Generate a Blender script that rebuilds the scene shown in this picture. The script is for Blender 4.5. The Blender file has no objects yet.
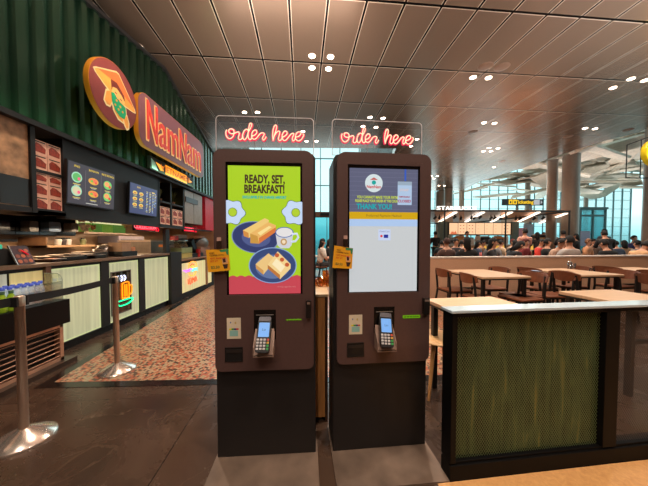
import bpy, bmesh, math, random
from mathutils import Matrix, Vector, Euler
random.seed(7)
PI = math.pi
R = math.radians
scene = bpy.context.scene
COL = scene.collection

# ------------------------------------------------------------------ camera
F = 260.0
EYE = Vector((0, 0, 1.25))
cam_d = bpy.data.cameras.new('camera')
cam = bpy.data.objects.new('camera', cam_d)
COL.objects.link(cam)
cam.location = EYE
cam.rotation_euler = (R(90 - 1.8), 0, R(-2.2))
cam_d.sensor_width = 36
cam_d.lens = F / 648 * 36
cam_d.shift_y = 6.2 / 648
cam_d.clip_start = 0.02
cam_d.clip_end = 500
scene.camera = cam
CM = Euler((R(90 - 1.8), 0, R(-2.2))).to_matrix()
def ray(px, py):
    return CM @ Vector(((px - 324) / F, -(py - 249.2) / F, -1))
def fl(px, py, z=0.0):            # where the sight line meets the height z
    d = ray(px, py); t = (z - EYE.z) / d.z
    return EYE + d * t
def wl(px, py, X):                # ... the plane x = X
    d = ray(px, py); t = X / d.x
    p = EYE + d * t
    return p
def dp(px, py, Y):                # ... the plane y = Y
    d = ray(px, py); t = Y / d.y
    return EYE + d * t

# ------------------------------------------------------------------ materials
def lin(c):
    o = []
    for v in c[:3]:
        v = v / 255.0
        o.append(v / 12.92 if v <= 0.04045 else ((v + 0.055) / 1.055) ** 2.4)
    return (o[0], o[1], o[2], 1)
MATS = {}
def mat(name, col, rough=0.5, metal=0.0, em=0.0, var=0.12, scale=12, bump=0.0, emcol=None, spec=0.5, stretch=None, coat=0):
    if name in MATS: return MATS[name]
    m = bpy.data.materials.new(name); m.use_nodes = True
    nt = m.node_tree; b = nt.nodes['Principled BSDF']
    b.inputs['Roughness'].default_value = rough
    b.inputs['Metallic'].default_value = metal
    b.inputs['Specular IOR Level'].default_value = spec
    if coat: b.inputs['Coat Weight'].default_value = coat
    c = lin(col)
    tc = nt.nodes.new('ShaderNodeTexCoord')
    mp = nt.nodes.new('ShaderNodeMapping')
    nt.links.new(tc.outputs['Object'], mp.inputs['Vector'])
    if stretch: mp.inputs['Scale'].default_value = stretch
    n = nt.nodes.new('ShaderNodeTexNoise'); n.inputs['Scale'].default_value = scale
    n.inputs['Detail'].default_value = 4
    nt.links.new(mp.outputs['Vector'], n.inputs['Vector'])
    r = nt.nodes.new('ShaderNodeValToRGB')
    r.color_ramp.elements[0].position = 0.3; r.color_ramp.elements[1].position = 0.7
    r.color_ramp.elements[0].color = tuple(max(0, x * (1 - var)) for x in c[:3]) + (1,)
    r.color_ramp.elements[1].color = tuple(min(1, x * (1 + var)) for x in c[:3]) + (1,)
    nt.links.new(n.outputs['Fac'], r.inputs['Fac'])
    nt.links.new(r.outputs['Color'], b.inputs['Base Color'])
    if em:
        b.inputs['Emission Strength'].default_value = em
        if emcol: b.inputs['Emission Color'].default_value = lin(emcol)
        else: nt.links.new(r.outputs['Color'], b.inputs['Emission Color'])
    if bump:
        bp = nt.nodes.new('ShaderNodeBump'); bp.inputs['Strength'].default_value = bump
        nt.links.new(n.outputs['Fac'], bp.inputs['Height'])
        nt.links.new(bp.outputs['Normal'], b.inputs['Normal'])
    MATS[name] = m
    return m
def lit(name, col, em=1.0):       # a lit surface: lamp, screen picture, backlit sign
    if name in MATS: return MATS[name]
    m = bpy.data.materials.new(name); m.use_nodes = True
    b = m.node_tree.nodes['Principled BSDF']
    b.inputs['Base Color'].default_value = tuple(x * .2 for x in lin(col)[:3]) + (1,)
    b.inputs['Roughness'].default_value = 0.35
    b.inputs['Emission Color'].default_value = lin(col)
    b.inputs['Emission Strength'].default_value = em
    MATS[name] = m
    return m
def glass(name, tint=(235, 245, 245), gloss=0.12, rough=0.02):
    if name in MATS: return MATS[name]
    m = bpy.data.materials.new(name); m.use_nodes = True
    nt = m.node_tree; nt.nodes.clear()
    o = nt.nodes.new('ShaderNodeOutputMaterial')
    t = nt.nodes.new('ShaderNodeBsdfTransparent'); t.inputs['Color'].default_value = lin(tint)
    g = nt.nodes.new('ShaderNodeBsdfGlossy'); g.inputs['Roughness'].default_value = rough
    lw = nt.nodes.new('ShaderNodeLayerWeight'); lw.inputs['Blend'].default_value = 0.3
    ma = nt.nodes.new('ShaderNodeMath'); ma.operation = 'MULTIPLY_ADD'
    ma.inputs[1].default_value = 0.6; ma.inputs[2].default_value = gloss * 0.3
    nt.links.new(lw.outputs['Fresnel'], ma.inputs[0])
    mx = nt.nodes.new('ShaderNodeMixShader')
    nt.links.new(ma.outputs[0], mx.inputs[0]); nt.links.new(t.outputs[0], mx.inputs[1]); nt.links.new(g.outputs[0], mx.inputs[2])
    nt.links.new(mx.outputs[0], o.inputs['Surface'])
    MATS[name] = m
    return m

# ------------------------------------------------------------------ mesh builder
class MB:
    def __init__(s): s.v = []; s.f = []; s.m = []; s.s = []
    def add(s, vs, fs, mi=0, smooth=False, M=None):
        o = len(s.v)
        for p in vs:
            p = Vector(p)
            s.v.append(M @ p if M else p)
        for f in fs:
            s.f.append([i + o for i in f]); s.m.append(mi); s.s.append(smooth)
        return s
    def box(s, x0, x1, y0, y1, z0, z1, mi=0, M=None):
        x0, x1 = min(x0, x1), max(x0, x1); y0, y1 = min(y0, y1), max(y0, y1); z0, z1 = min(z0, z1), max(z0, z1)
        vs = [(x0,y0,z0),(x1,y0,z0),(x1,y1,z0),(x0,y1,z0),(x0,y0,z1),(x1,y0,z1),(x1,y1,z1),(x0,y1,z1)]
        fs = [(0,3,2,1),(4,5,6,7),(0,1,5,4),(1,2,6,5),(2,3,7,6),(3,0,4,7)]
        return s.add(vs, fs, mi, False, M)
    def prism(s, poly, d0, d1, plane='xz', mi=0, M=None, smooth=False):
        n = len(poly)
        def P(a, b, d):
            return {'xz': (a, d, b), 'yz': (d, a, b), 'xy': (a, b, d)}[plane]
        vs = [P(a, b, d0) for a, b in poly] + [P(a, b, d1) for a, b in poly]
        area = sum(poly[i][0] * poly[(i+1) % n][1] - poly[(i+1) % n][0] * poly[i][1] for i in range(n))
        flip = (area > 0) ^ (d1 > d0) ^ (plane == 'xz')
        fs = []
        top = list(range(n, 2*n)); bot = list(range(n))[::-1]
        sd = [(i, (i+1) % n, (i+1) % n + n, i + n) for i in range(n)]
        if flip: top = top[::-1]; bot = bot[::-1]; sd = [q[::-1] for q in sd]
        s.add(vs, [top, bot] + sd, mi, smooth, M)
        return s
    def tube(s, pts, r, n=8, mi=0, closed=False, M=None, rs=None):
        pts = [Vector(p) for p in pts]; k = len(pts)
        vs = []; fs = []
        up = None
        for i, p in enumerate(pts):
            a = pts[i-1] if (i > 0 or closed) else p
            b = pts[(i+1) % k] if (i < k-1 or closed) else p
            t = (b - a)
            t = t.normalized() if t.length > 1e-9 else Vector((0, 0, 1))
            if up is None:
                up = t.orthogonal().normalized()
            up = (up - t * up.dot(t))
            up = up.normalized() if up.length > 1e-6 else t.orthogonal().normalized()
            w = t.cross(up)
            rr = rs[i] if rs else r
            for j in range(n):
                an = 2*PI*j/n
                vs.append(p + up * (math.cos(an)*rr) + w * (math.sin(an)*rr))
        L = k if closed else k-1
        for i in range(L):
            for j in range(n):
                a = i*n + j; b = i*n + (j+1) % n
                c = ((i+1) % k)*n + (j+1) % n; d = ((i+1) % k)*n + j
                fs.append((a, b, c, d))
        s.add(vs, fs, mi, True, M)
        if not closed:
            s.add(vs[:n], [list(range(n))[::-1]], mi, False, M)
            s.add(vs[-n:], [list(range(n))], mi, False, M)
        return s
    def lathe(s, prof, n=24, mi=0, M=None, smooth=True):
        vs = []; fs = []
        for r, z in prof:
            for j in range(n):
                a = 2*PI*j/n
                vs.append((r*math.cos(a), r*math.sin(a), z))
        for i in range(len(prof)-1):
            for j in range(n):
                fs.append((i*n+j, i*n+(j+1) % n, (i+1)*n+(j+1) % n, (i+1)*n+j))
        s.add(vs, fs, mi, smooth, M)
        if prof[0][0] > 1e-4: s.add(vs[:n], [list(range(n))[::-1]], mi, False, M)
        if prof[-1][0] > 1e-4: s.add(vs[-n:], [list(range(n))], mi, False, M)
        return s
    def ball(s, c, r, mi=0, n=12, M=None, jit=0):
        if not hasattr(r, '__len__'): r = (r, r, r)
        vs = []; fs = []; h = n//2 + 1
        for i in range(h+1):
            th = PI*i/h
            for j in range(n):
                a = 2*PI*j/n
                q = 1 + (random.uniform(-jit, jit) if jit else 0)
                vs.append((c[0]+r[0]*math.sin(th)*math.cos(a)*q, c[1]+r[1]*math.sin(th)*math.sin(a)*q, c[2]+r[2]*math.cos(th)*q))
        for i in range(h):
            for j in range(n):
                fs.append((i*n+j, (i+1)*n+j, (i+1)*n+(j+1) % n, i*n+(j+1) % n))
        return s.add(vs, fs, mi, True, M)
    def bar(s, p0, p1, w, h=None, mi=0, M=None, up=(0, 0, 1)):
        h = h or w
        p0 = Vector(p0); p1 = Vector(p1); t = (p1-p0).normalized()
        u = Vector(up); u = u - t*u.dot(t)
        u = u.normalized() if u.length > 1e-3 else t.orthogonal().normalized()
        v = t.cross(u)
        vs = []
        for p in (p0, p1):
            for a, b in ((-1,-1),(1,-1),(1,1),(-1,1)):
                vs.append(p + v*(a*w/2) + u*(b*h/2))
        return s.add(vs, [(0,3,2,1),(4,5,6,7),(0,1,5,4),(1,2,6,5),(2,3,7,6),(3,0,4,7)], mi, False, M)
    def text(s, string, size, M, depth=0.002, mi=0, align='CENTER', bold=0.0, sx=1.0):
        c = bpy.data.curves.new('t', 'FONT'); c.body = string; c.size = size; c.extrude = depth/2
        c.align_x = align; c.align_y = 'CENTER'; c.offset = bold; c.resolution_u = 3
        o = bpy.data.objects.new('t', c); COL.objects.link(o)
        dg = bpy.context.evaluated_depsgraph_get(); dg.update()
        me = bpy.data.meshes.new_from_object(o.evaluated_get(dg))
        S = Matrix.Diagonal((sx, 1, 1, 1))
        s.add([S @ v.co for v in me.vertices], [list(p.vertices) for p in me.polygons], mi, False, M)
        bpy.data.objects.remove(o); bpy.data.curves.remove(c); bpy.data.meshes.remove(me)
        return s
    def build(s, name, mats, parent=None, bevel=0, world=False):
        me = bpy.data.meshes.new(name)
        vs = s.v
        if world and parent is not None:
            inv = root_mat(parent).inverted(); vs = [inv @ v for v in vs]
        me.from_pydata([tuple(v) for v in vs], [], s.f)
        if not isinstance(mats, (list, tuple)): mats = [mats]
        for m in mats: me.materials.append(m)
        for p, mi, sm in zip(me.polygons, s.m, s.s):
            p.material_index = min(mi, len(mats)-1); p.use_smooth = sm
        me.update()
        o = bpy.data.objects.new(name, me); COL.objects.link(o)
        if parent is not None: o.parent = parent
        if bevel:
            b = o.modifiers.new('bevel', 'BEVEL'); b.width = bevel; b.segments = 2; b.limit_method = 'ANGLE'; b.angle_limit = R(40)
        return o
def root_mat(o):
    m = Matrix.Translation(o.location) @ o.rotation_euler.to_matrix().to_4x4() @ Matrix.Diagonal((*o.scale, 1))
    while o.parent: o = o.parent; m = root_mat(o) @ m
    return m
def tag(o, label, cat, group=None, kind=None):
    o['label'] = label; o['category'] = cat
    if group: o['group'] = group
    if kind: o['kind'] = kind
    return o
def thing(name, label, cat, loc=(0, 0, 0), rz=0, group=None):
    o = bpy.data.objects.new(name, None); COL.objects.link(o)
    o.location = loc; o.rotation_euler = (0, 0, rz); o.empty_display_size = .1
    return tag(o, label, cat, group)
def struct(o):
    o['kind'] = 'structure'; return o
def dup(o, loc=None, rz=None, label=None, group=None, parent=None):
    c = o.copy(); COL.objects.link(c)
    if parent is not None: c.parent = parent
    if loc is not None: c.location = loc
    if rz is not None: c.rotation_euler = (0, 0, rz)
    if label: c['label'] = label
    if group: c['group'] = group
    for ch in [k for k in bpy.data.objects if k.parent == o]:
        dup(ch, parent=c)
    return c
def T(x, y, z, rx=0, ry=0, rz=0):
    return Matrix.Translation((x, y, z)) @ Euler((rx, ry, rz)).to_matrix().to_4x4()
def rrect(x0, x1, z0, z1, r, n=6, rb=None):
    rb = r if rb is None else rb
    out = []
    for cx, cz, a0, q in ((x1-rb, z0+rb, -90, rb), (x1-r, z1-r, 0, r), (x0+r, z1-r, 90, r), (x0+rb, z0+rb, 180, rb)):
        for i in range(n+1):
            a = R(a0 + 90*i/n); out.append((cx + q*math.cos(a), cz + q*math.sin(a)))
    return out
def spline(pts, k=5):
    pts = [Vector(p) for p in pts]; out = []
    P = [pts[0]] + pts + [pts[-1]]
    for i in range(1, len(P)-2):
        a, b, c, d = P[i-1], P[i], P[i+1], P[i+2]
        for j in range(k):
            t = j/k
            out.append(0.5*((2*b) + (c-a)*t + (2*a-5*b+4*c-d)*t*t + (3*b-a-3*c+d)*t**3))
    out.append(pts[-1]); return out

# ------------------------------------------------------------------ shared colours
M_black = mat('black_powder_metal', (16, 15, 15), .45)
M_matblack = mat('matte_black_board', (17, 16, 17), .6)
M_bezel = mat('dark_bronze_metal', (86, 63, 59), .42, .2, scale=60, var=.05)
M_kbody = mat('black_brown_metal', (21, 16, 15), .55, .05, scale=40, var=.05)
M_steel = mat('brushed_steel', (196, 170, 150), .3, .8, scale=30, var=.08, stretch=(1, 1, .05))
M_chrome = mat('polished_steel', (206, 190, 178), .2, .85, var=.03)
M_wood_l = mat('light_oak_laminate', (205, 160, 118), .4, scale=8, var=.12, stretch=(6, 1, 1))
M_wood_d = mat('reddish_brown_wood', (124, 70, 44), .42, scale=9, var=.2, stretch=(1, 7, 1))
M_pine = mat('pine_boards', (196, 132, 72), .5, scale=5, var=.25, stretch=(6, 6, .7))
M_white = mat('white_laminate', (205, 205, 200), .3, var=.03)
M_skin = mat('skin', (196, 140, 110), .55, var=.05)
M_hair = mat('black_hair', (17, 13, 12), .5, var=.3, scale=40)
# ================================================================== THE SETTING
YH = 27
H = 4.95                       # ceiling height
CA = R(2.6)                    # the building grid is turned a little from the stall front
# --- world: pale overcast sky
w = bpy.data.worlds.new('world'); scene.world = w; w.use_nodes = True
nt = w.node_tree; bg = nt.nodes['Background']
tc = nt.nodes.new('ShaderNodeTexCoord'); sp = nt.nodes.new('ShaderNodeSeparateXYZ')
cr = nt.nodes.new('ShaderNodeValToRGB')
nz = nt.nodes.new('ShaderNodeTexNoise'); nz.inputs['Scale'].default_value = 3.0; nz.inputs['Detail'].default_value = 5
mz = nt.nodes.new('ShaderNodeMapping'); mz.inputs['Scale'].default_value = (1, 1, 5)
ad = nt.nodes.new('ShaderNodeMath'); ad.operation = 'MULTIPLY_ADD'; ad.inputs[1].default_value = 0.10
nt.links.new(tc.outputs['Generated'], sp.inputs[0])
nt.links.new(tc.outputs['Generated'], mz.inputs['Vector']); nt.links.new(mz.outputs['Vector'], nz.inputs['Vector'])
nt.links.new(nz.outputs['Fac'], ad.inputs[0]); nt.links.new(sp.outputs['Z'], ad.inputs[2])
nt.links.new(ad.outputs[0], cr.inputs['Fac']); nt.links.new(cr.outputs['Color'], bg.inputs['Color'])
e = cr.color_ramp.elements
e[0].position = 0.0; e[0].color = lin((92, 128, 128)); e[1].position = 1.0; e[1].color = lin((150, 200, 215))
for p_, c_ in ((0.045, (120, 168, 172)), (0.075, (150, 208, 214)), (0.12, (196, 236, 238)), (0.3, (205, 240, 242))):
    q = e.new(p_); q.color = lin(c_)
bg.inputs['Strength'].default_value = 1.8

# --- floor: dark stone tiles
def grid_nodes(nt, size_x, size_y, ph=(0, 0)):
    tc = nt.nodes.new('ShaderNodeTexCoord'); sp = nt.nodes.new('ShaderNodeSeparateXYZ')
    nt.links.new(tc.outputs['Object'], sp.inputs[0])
    outs = []
    for k, sz in enumerate((size_x, size_y)):
        a = nt.nodes.new('ShaderNodeMath'); a.operation = 'MULTIPLY_ADD'
        a.inputs[1].default_value = 1/sz; a.inputs[2].default_value = -ph[k]/sz + 100
        nt.links.new(sp.outputs[k], a.inputs[0])
        f = nt.nodes.new('ShaderNodeMath'); f.operation = 'FRACT'; nt.links.new(a.outputs[0], f.inputs[0])
        g = nt.nodes.new('ShaderNodeMath'); g.operation = 'FLOOR'; nt.links.new(a.outputs[0], g.inputs[0])
        outs.append((f.outputs[0], g.outputs[0]))
    return tc, outs
def less(nt, a, v):
    n = nt.nodes.new('ShaderNodeMath'); n.operation = 'LESS_THAN'; n.inputs[1].default_value = v
    nt.links.new(a, n.inputs[0]); return n.outputs[0]
def mx(nt, a, b, op='MAXIMUM'):
    n = nt.nodes.new('ShaderNodeMath'); n.operation = op
    nt.links.new(a, n.inputs[0]); nt.links.new(b, n.inputs[1]); return n.outputs[0]
def mixc(nt, fac, c1, c2):
    n = nt.nodes.new('ShaderNodeMix'); n.data_type = 'RGBA'
    nt.links.new(fac, n.inputs[0])
    for c, i in ((c1, 6), (c2, 7)):
        if hasattr(c, 'links'): nt.links.new(c, n.inputs[i])
        else: n.inputs[i].default_value = c
    return n.outputs[2]
def stone(name, c1, c2, cl, size, rough=.22, seam=.006, ph=(0, 0), tilevar=.35, nscale=2.5):
    m = bpy.data.materials.new(name); m.use_nodes = True; nt = m.node_tree; b = nt.nodes['Principled BSDF']
    tc, o = grid_nodes(nt, size, size, ph)
    n = nt.nodes.new('ShaderNodeTexNoise'); n.inputs['Scale'].default_value = nscale; n.inputs['Detail'].default_value = 8
    n.inputs['Roughness'].default_value = .65; n.inputs['Distortion'].default_value = .6
    cb = nt.nodes.new('ShaderNodeCombineXYZ'); nt.links.new(o[0][1], cb.inputs[0]); nt.links.new(o[1][1], cb.inputs[1])
    wn = nt.nodes.new('ShaderNodeTexWhiteNoise'); nt.links.new(cb.outputs[0], wn.inputs['Vector'])
    va = nt.nodes.new('ShaderNodeVectorMath'); va.operation = 'MULTIPLY_ADD'; va.inputs[1].default_value = (7, 7, 7)
    nt.links.new(cb.outputs[0], va.inputs[0]); nt.links.new(tc.outputs['Object'], va.inputs[2])
    nt.links.new(va.outputs[0], n.inputs['Vector'])
    r = nt.nodes.new('ShaderNodeValToRGB'); r.color_ramp.elements[0].position = .32; r.color_ramp.elements[1].position = .72
    r.color_ramp.elements[0].color = lin(c1); r.color_ramp.elements[1].color = lin(c2)
    nt.links.new(n.outputs['Fac'], r.inputs['Fac'])
    # veins
    v = nt.nodes.new('ShaderNodeTexNoise'); v.inputs['Scale'].default_value = 1.3; v.inputs['Detail'].default_value = 6; v.inputs['Distortion'].default_value = 1.2
    nt.links.new(va.outputs[0], v.inputs['Vector'])
    vr = nt.nodes.new('ShaderNodeValToRGB'); vr.color_ramp.elements[0].position = .49; vr.color_ramp.elements[1].position = .5
    vr.color_ramp.elements[0].color = (0, 0, 0, 1); vr.color_ramp.elements[1].color = (.1, .1, .1, 1)
    q = vr.color_ramp.elements.new(.51); q.color = (0, 0, 0, 1)
    nt.links.new(v.outputs['Fac'], vr.inputs['Fac'])
    c = mixc(nt, vr.outputs['Color'], r.outputs['Color'], lin((150, 120, 95)))
    mul = nt.nodes.new('ShaderNodeMath'); mul.operation = 'MULTIPLY'; mul.inputs[1].default_value = tilevar
    nt.links.new(wn.outputs['Value'], mul.inputs[0])
    c = mixc(nt, mul.outputs[0], c, lin(cl))
    s_ = mx(nt, less(nt, o[0][0], seam/size), less(nt, o[1][0], seam/size))
    c = mixc(nt, s_, c, lin((18, 13, 11)))
    nt.links.new(c, b.inputs['Base Color'])
    rr = nt.nodes.new('ShaderNodeMath'); rr.operation = 'MULTIPLY_ADD'; rr.inputs[1].default_value = .25; rr.inputs[2].default_value = rough - .1
    nt.links.new(n.outputs['Fac'], rr.inputs[0]); nt.links.new(rr.outputs[0], b.inputs['Roughness'])
    return m
seamp = Matrix.Rotation(-CA, 3, 'Z') @ fl(205, 395)
M_floor = stone('dark_stone_floor_tiles', (46, 33, 26), (70, 50, 38), (88, 66, 51), 1.2, ph=(seamp.x, seamp.y), rough=.24)
o = MB().box(-7, 32, -6, 34, -.1, 0).build('floor', M_floor); struct(o); o.rotation_euler = (0, 0, CA)
# tan floor ahead of the planter divider, its bright lighting put into the colour
A = fl(450, 482); B = fl(648, 459.3)
dv = (B - A).normalized(); nv = Vector((dv.y, -dv.x, 0))
M_tan = stone('tan_speckled_lit_stone', (196, 140, 84), (222, 168, 108), (214, 160, 100), 6, rough=.4, nscale=40, tilevar=.1)
A0 = A - dv*.07
pts = [A0 + nv*.004, A0 + dv*4 + nv*.004, A0 + dv*4 + nv*1.6, A0 + nv*1.6]
struct(MB().prism([(p.x, p.y) for p in pts], 0.0, .003, 'xy').build('floor_tan', M_tan))
# mosaic carpet of little tiles with a dark border
m = bpy.data.materials.new('patterned_mosaic'); m.use_nodes = True; nt = m.node_tree; b = nt.nodes['Principled BSDF']
tc = nt.nodes.new('ShaderNodeTexCoord'); mp = nt.nodes.new('ShaderNodeMapping'); mp.inputs['Rotation'].default_value = (0, 0, R(30)); mp.inputs['Scale'].default_value = (1, 1, 1)
nt.links.new(tc.outputs['Object'], mp.inputs['Vector'])
vo = nt.nodes.new('ShaderNodeTexVoronoi'); vo.inputs['Scale'].default_value = 42; vo.inputs['Randomness'].default_value = .18
nt.links.new(mp.outputs['Vector'], vo.inputs['Vector'])
cs = nt.nodes.new('ShaderNodeSeparateColor'); nt.links.new(vo.outputs['Color'], cs.inputs[0])
cr = nt.nodes.new('ShaderNodeValToRGB'); cr.color_ramp.interpolation = 'CONSTANT'
cols = [(0, (178, 146, 114)), (.26, (166, 74, 50)), (.46, (80, 48, 38)), (.58, (176, 104, 68)), (.74, (48, 33, 28)), (.86, (160, 146, 116))]
cr.color_ramp.elements[0].color = lin(cols[0][1]); cr.color_ramp.elements[1].position = cols[1][0]; cr.color_ramp.elements[1].color = lin(cols[1][1])
for p_, c_ in cols[2:]:
    q = cr.color_ramp.elements.new(p_); q.color = lin(c_)
nt.links.new(cs.outputs[0], cr.inputs['Fac'])
ve = nt.nodes.new('ShaderNodeTexVoronoi'); ve.feature = 'DISTANCE_TO_EDGE'; ve.inputs['Scale'].default_value = 42; ve.inputs['Randomness'].default_value = .18
nt.links.new(mp.outputs['Vector'], ve.inputs['Vector'])
c = mixc(nt, less(nt, ve.outputs['Distance'], .06), cr.outputs['Color'], lin((120, 92, 70)))
nt.links.new(c, b.inputs['Base Color']); b.inputs['Roughness'].default_value = .3
M_mosaic = m
P0 = fl(54, 382.5); P1 = fl(213, 379.5); P2 = fl(213, 285)
ux = (P1 - P0).normalized(); uy = (P2 - P0).normalized()
def quad(a, bb, c_, d_, z0, z1, name, mt):
    return struct(MB().prism([(p.x, p.y) for p in (a, bb, c_, d_)], z0, z1, 'xy').build(name, mt))
quad(P0, P0 + ux*5.2, P0 + ux*5.2 + uy*9, P0 + uy*9, 0, .003, 'floor_mosaic', M_mosaic)
M_border = mat('black_stone_border', (24, 19, 17), .2, var=.3)
quad(P0 - uy*.09 - ux*.09, P0 + ux*5.2 - uy*.09, P0 + ux*5.2, P0 - ux*.09, 0, .003, 'floor_border_front', M_border)
quad(P0 - ux*.09, P0, P0 + uy*9, P0 + uy*9 - ux*.09, 0, .003, 'floor_border_side', M_border)

# --- ceiling: long metal panels, dark joints with bright folded edges
m = bpy.data.materials.new('bronze_metal_ceiling_panels'); m.use_nodes = True; nt = m.node_tree; b = nt.nodes['Principled BSDF']
sp0 = Matrix.Rotation(-CA, 3, 'Z') @ fl(321, 58.6, H)
sy0 = Matrix.Rotation(-CA, 3, 'Z') @ fl(288.7, 60.5, H); sy1 = Matrix.Rotation(-CA, 3, 'Z') @ fl(290, 99.3, H)
LY = sy1.y - sy0.y
PW = .6
tc, o_ = grid_nodes(nt, PW, LY, (sp0.x, sy0.y))
def band(a, lo, hi):
    return mx(nt, less(nt, a, hi), less(nt, a, lo), 'SUBTRACT')
dark = mx(nt, less(nt, o_[0][0], .034/PW), less(nt, o_[1][0], .04/LY))
brt = mx(nt, mx(nt, band(o_[0][0], .034/PW, .046/PW), band(o_[0][0], 1-.012/PW, 1.01)), band(o_[1][0], .04/LY, .055/LY))
nn = nt.nodes.new('ShaderNodeTexNoise'); nn.inputs['Scale'].default_value = 300
nt.links.new(tc.outputs['Object'], nn.inputs['Vector'])
rp = nt.nodes.new('ShaderNodeValToRGB'); rp.color_ramp.elements[0].color = lin((122, 102, 86)); rp.color_ramp.elements[1].color = lin((150, 126, 108))
nt.links.new(nn.outputs['Fac'], rp.inputs['Fac'])
c = mixc(nt, brt, rp.outputs['Color'], lin((236, 214, 194)))
c = mixc(nt, dark, c, lin((6, 5, 5)))
nt.links.new(c, b.inputs['Base Color']); b.inputs['Metallic'].default_value = .6; b.inputs['Roughness'].default_value = .27
M_ceil = m
cp = [(-7.5, -6), (16, -6)] + [(fl(x, y, H).x, fl(x, y, H).y) for x, y in ((648, 128), (640, 132), (600, 142), (560, 155), (520, 169), (481, 181))]
cp = [(-7.5, -6), (13, -6), (13, cp[2][1]*.75)] + cp[2:]
e1 = fl(462, 191, H); e2 = fl(396, 151, H); e3 = fl(396, 148.5, H); e4 = fl(200, 147.5, H)
cp += [(e1.x, e1.y), (e1.x - 6.0, e1.y), (e3.x, e3.y), (e4.x, e4.y), (-7.5, e4.y)]
iv = Matrix.Rotation(-CA, 2)
cpr = [tuple(iv @ Vector(p)) for p in cp]
o = MB().prism(cpr, H, H+.35, 'xy').build('ceiling', M_ceil); struct(o); o.rotation_euler = (0, 0, CA)

struct(MB().prism([(3.2, 13.2), (32, 13.2), (32, YH), (3.2, YH)], .001, .004, 'xy').build('floor_hall', stone('pale_hall_stone', (176, 180, 174), (204, 206, 200), (190, 192, 186), 1.2, rough=.28)))  # pale slab added to brighten ceiling reflections and bounce light upward
# --- outer hall: high roof, back and side walls
M_wallw = mat('warm_grey_wall', (120, 104, 92), .6, var=.06)
M_walld = mat('dark_brown_wall', (120, 92, 74), .6)
struct(MB().box(-7.5, 30, -6.3, -6, 0, 8).build('wall_back', M_walld))  # unseen wall added to keep sky light out behind the camera
struct(MB().box(-7.8, -7.5, -6, 34, 0, 12).build('wall_left', M_walld))
struct(MB().box(13.2, 13.5, -6, 5.5, 0, 8).build('wall_right', M_wallw))  # unseen wall added to keep sky light out from the side

# --- glazed far walls
M_glz = glass('clear_glazing', (244, 252, 252), .06)
M_glt = glass('teal_glazing', (172, 220, 224), .08)
M_mul = mat('grey_mullion_metal', (120, 150, 152), .5)
def curtain(name, x0, x1, Y, z0, z1, dx, dz, gm, wd=.05):
    w_ = struct(MB().box(x0, x1, Y-.01, Y+.01, z0, z1).build(name, gm))
    fr = MB()
    n = int(round((x1-x0)/dx)); k = int(round((z1-z0)/dz))
    for i in range(n+1):
        x = x0 + (x1-x0)*i/n; fr.box(x-wd/2, x+wd/2, Y-.08, Y+.05, z0, z1)
    for i in range(k+1):
        z = z0 + (z1-z0)*i/k; fr.box(x0, x1, Y-.06, Y+.04, z-wd/2, z+wd/2)
    fr.build('window_frame', M_mul, w_)
    return w_
YF = 26.0
xa = dp(398, 200, YF).x; 
curtain('window_1', xa, 33, YF, 0, 11, .95, .95, M_glz, .03)
YL = 15.0
xb = dp(397, 200, YL).x
curtain('window_2', -7.4, xb, YL, 2.9, 9, 1.1, 1.6, M_glz, .045)
curtain('window_3', -7.4, xb, YL, 0.0, 2.62, 2.2, 2.62, M_glt, .03)
M_terr = mat('terracotta_beam', (150, 92, 66), .6)
tb = MB().box(-7.4, xb, YL-.25, YL+.1, 2.62, 2.9, 0)
for i in range(12):
    x = -7 + i*1.05; tb.box(x, x+.62, YL-.3, YL-.2, 2.68, 2.84, 1)
struct(tb.build('trim_1', [M_terr, M_black]))
struct(MB().box(xb-.2, xb+.2, YL, YF, 0, 11).build('wall_hall_return', M_wallw))

# high roof over the outer hall with gaps of skylight
M_roof = mat('pale_grey_roof_panel', (170, 176, 170), .6, var=.1)
M_baf = mat('warm_grey_baffle', (206, 192, 174), .55, var=.15)
rf = MB()
for i in range(9):
    y = 8 + i*2.2
    rf.box(xb, 33, y, y+1.55, 10.6, 10.8)
struct(rf.build('ceiling_high', M_roof))
baf = None
for i in range(300):
    Y = random.uniform(11, 25.3)
    px = random.uniform(466, 690); py = random.uniform(118, 196)
    p = dp(px, py, Y)
    if p.z < 5.0 or p.z > 10.4 or p.x > 32 or p.x < e1.x - 5: continue
    cz = p.z
    L = random.uniform(1.0, 2.4); W_ = random.uniform(.35, .9)
    rz = random.choice([R(20), R(-25), R(60), R(5)]) + random.uniform(-.2, .2)
    if baf is None:
        q = [(-1, -.5), (.75, -.42), (1, .1), (.6, .5), (-.8, .38)]
        baf = MB().prism(q, -.05, .05, 'xy').build('ceiling_baffle', M_baf, bevel=.01)
        tag(baf, 'faceted grey metal leaf hanging under the high hall roof', 'ceiling panel', 'leaf panels under the high hall roof')
        b_ = baf
    else: b_ = dup(baf)
    b_.location = (p.x, Y, cz); b_.scale = (L, W_*2, 1)
    b_.rotation_euler = (R(random.uniform(-22, 22)), R(random.uniform(-14, 14)), rz)

# --- columns
M_col = mat('bronze_column_cladding', (140, 124, 110), .4, .1, var=.05)
def column(pxc, pxw, Y, z1, label):
    p = dp(pxc, 200, Y); r = abs(dp(pxc+pxw/2, 200, Y).x - p.x) / math.hypot(1, (pxc-324)/F)
    t = MB().lathe([(r, 0), (r, z1)], 40).build('round_column', M_col)
    t.location = (p.x, Y, 0); t['kind'] = 'structure'
    return t
column(551.8, 11, 11.6, H, '')
column(570.3, 18, 10.9, H, '')
column(440, 8.5, 19.2, H, '')
column(448.5, 8, 18.2, H, '')
column(461.5, 5.5, 21, 9, '')
column(652, 19, 9.2, 8, '')
column(527.5, 6, 24, 11, '')
column(586, 5, 24, 11, '')
column(405, 14, 14, H, '')
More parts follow.
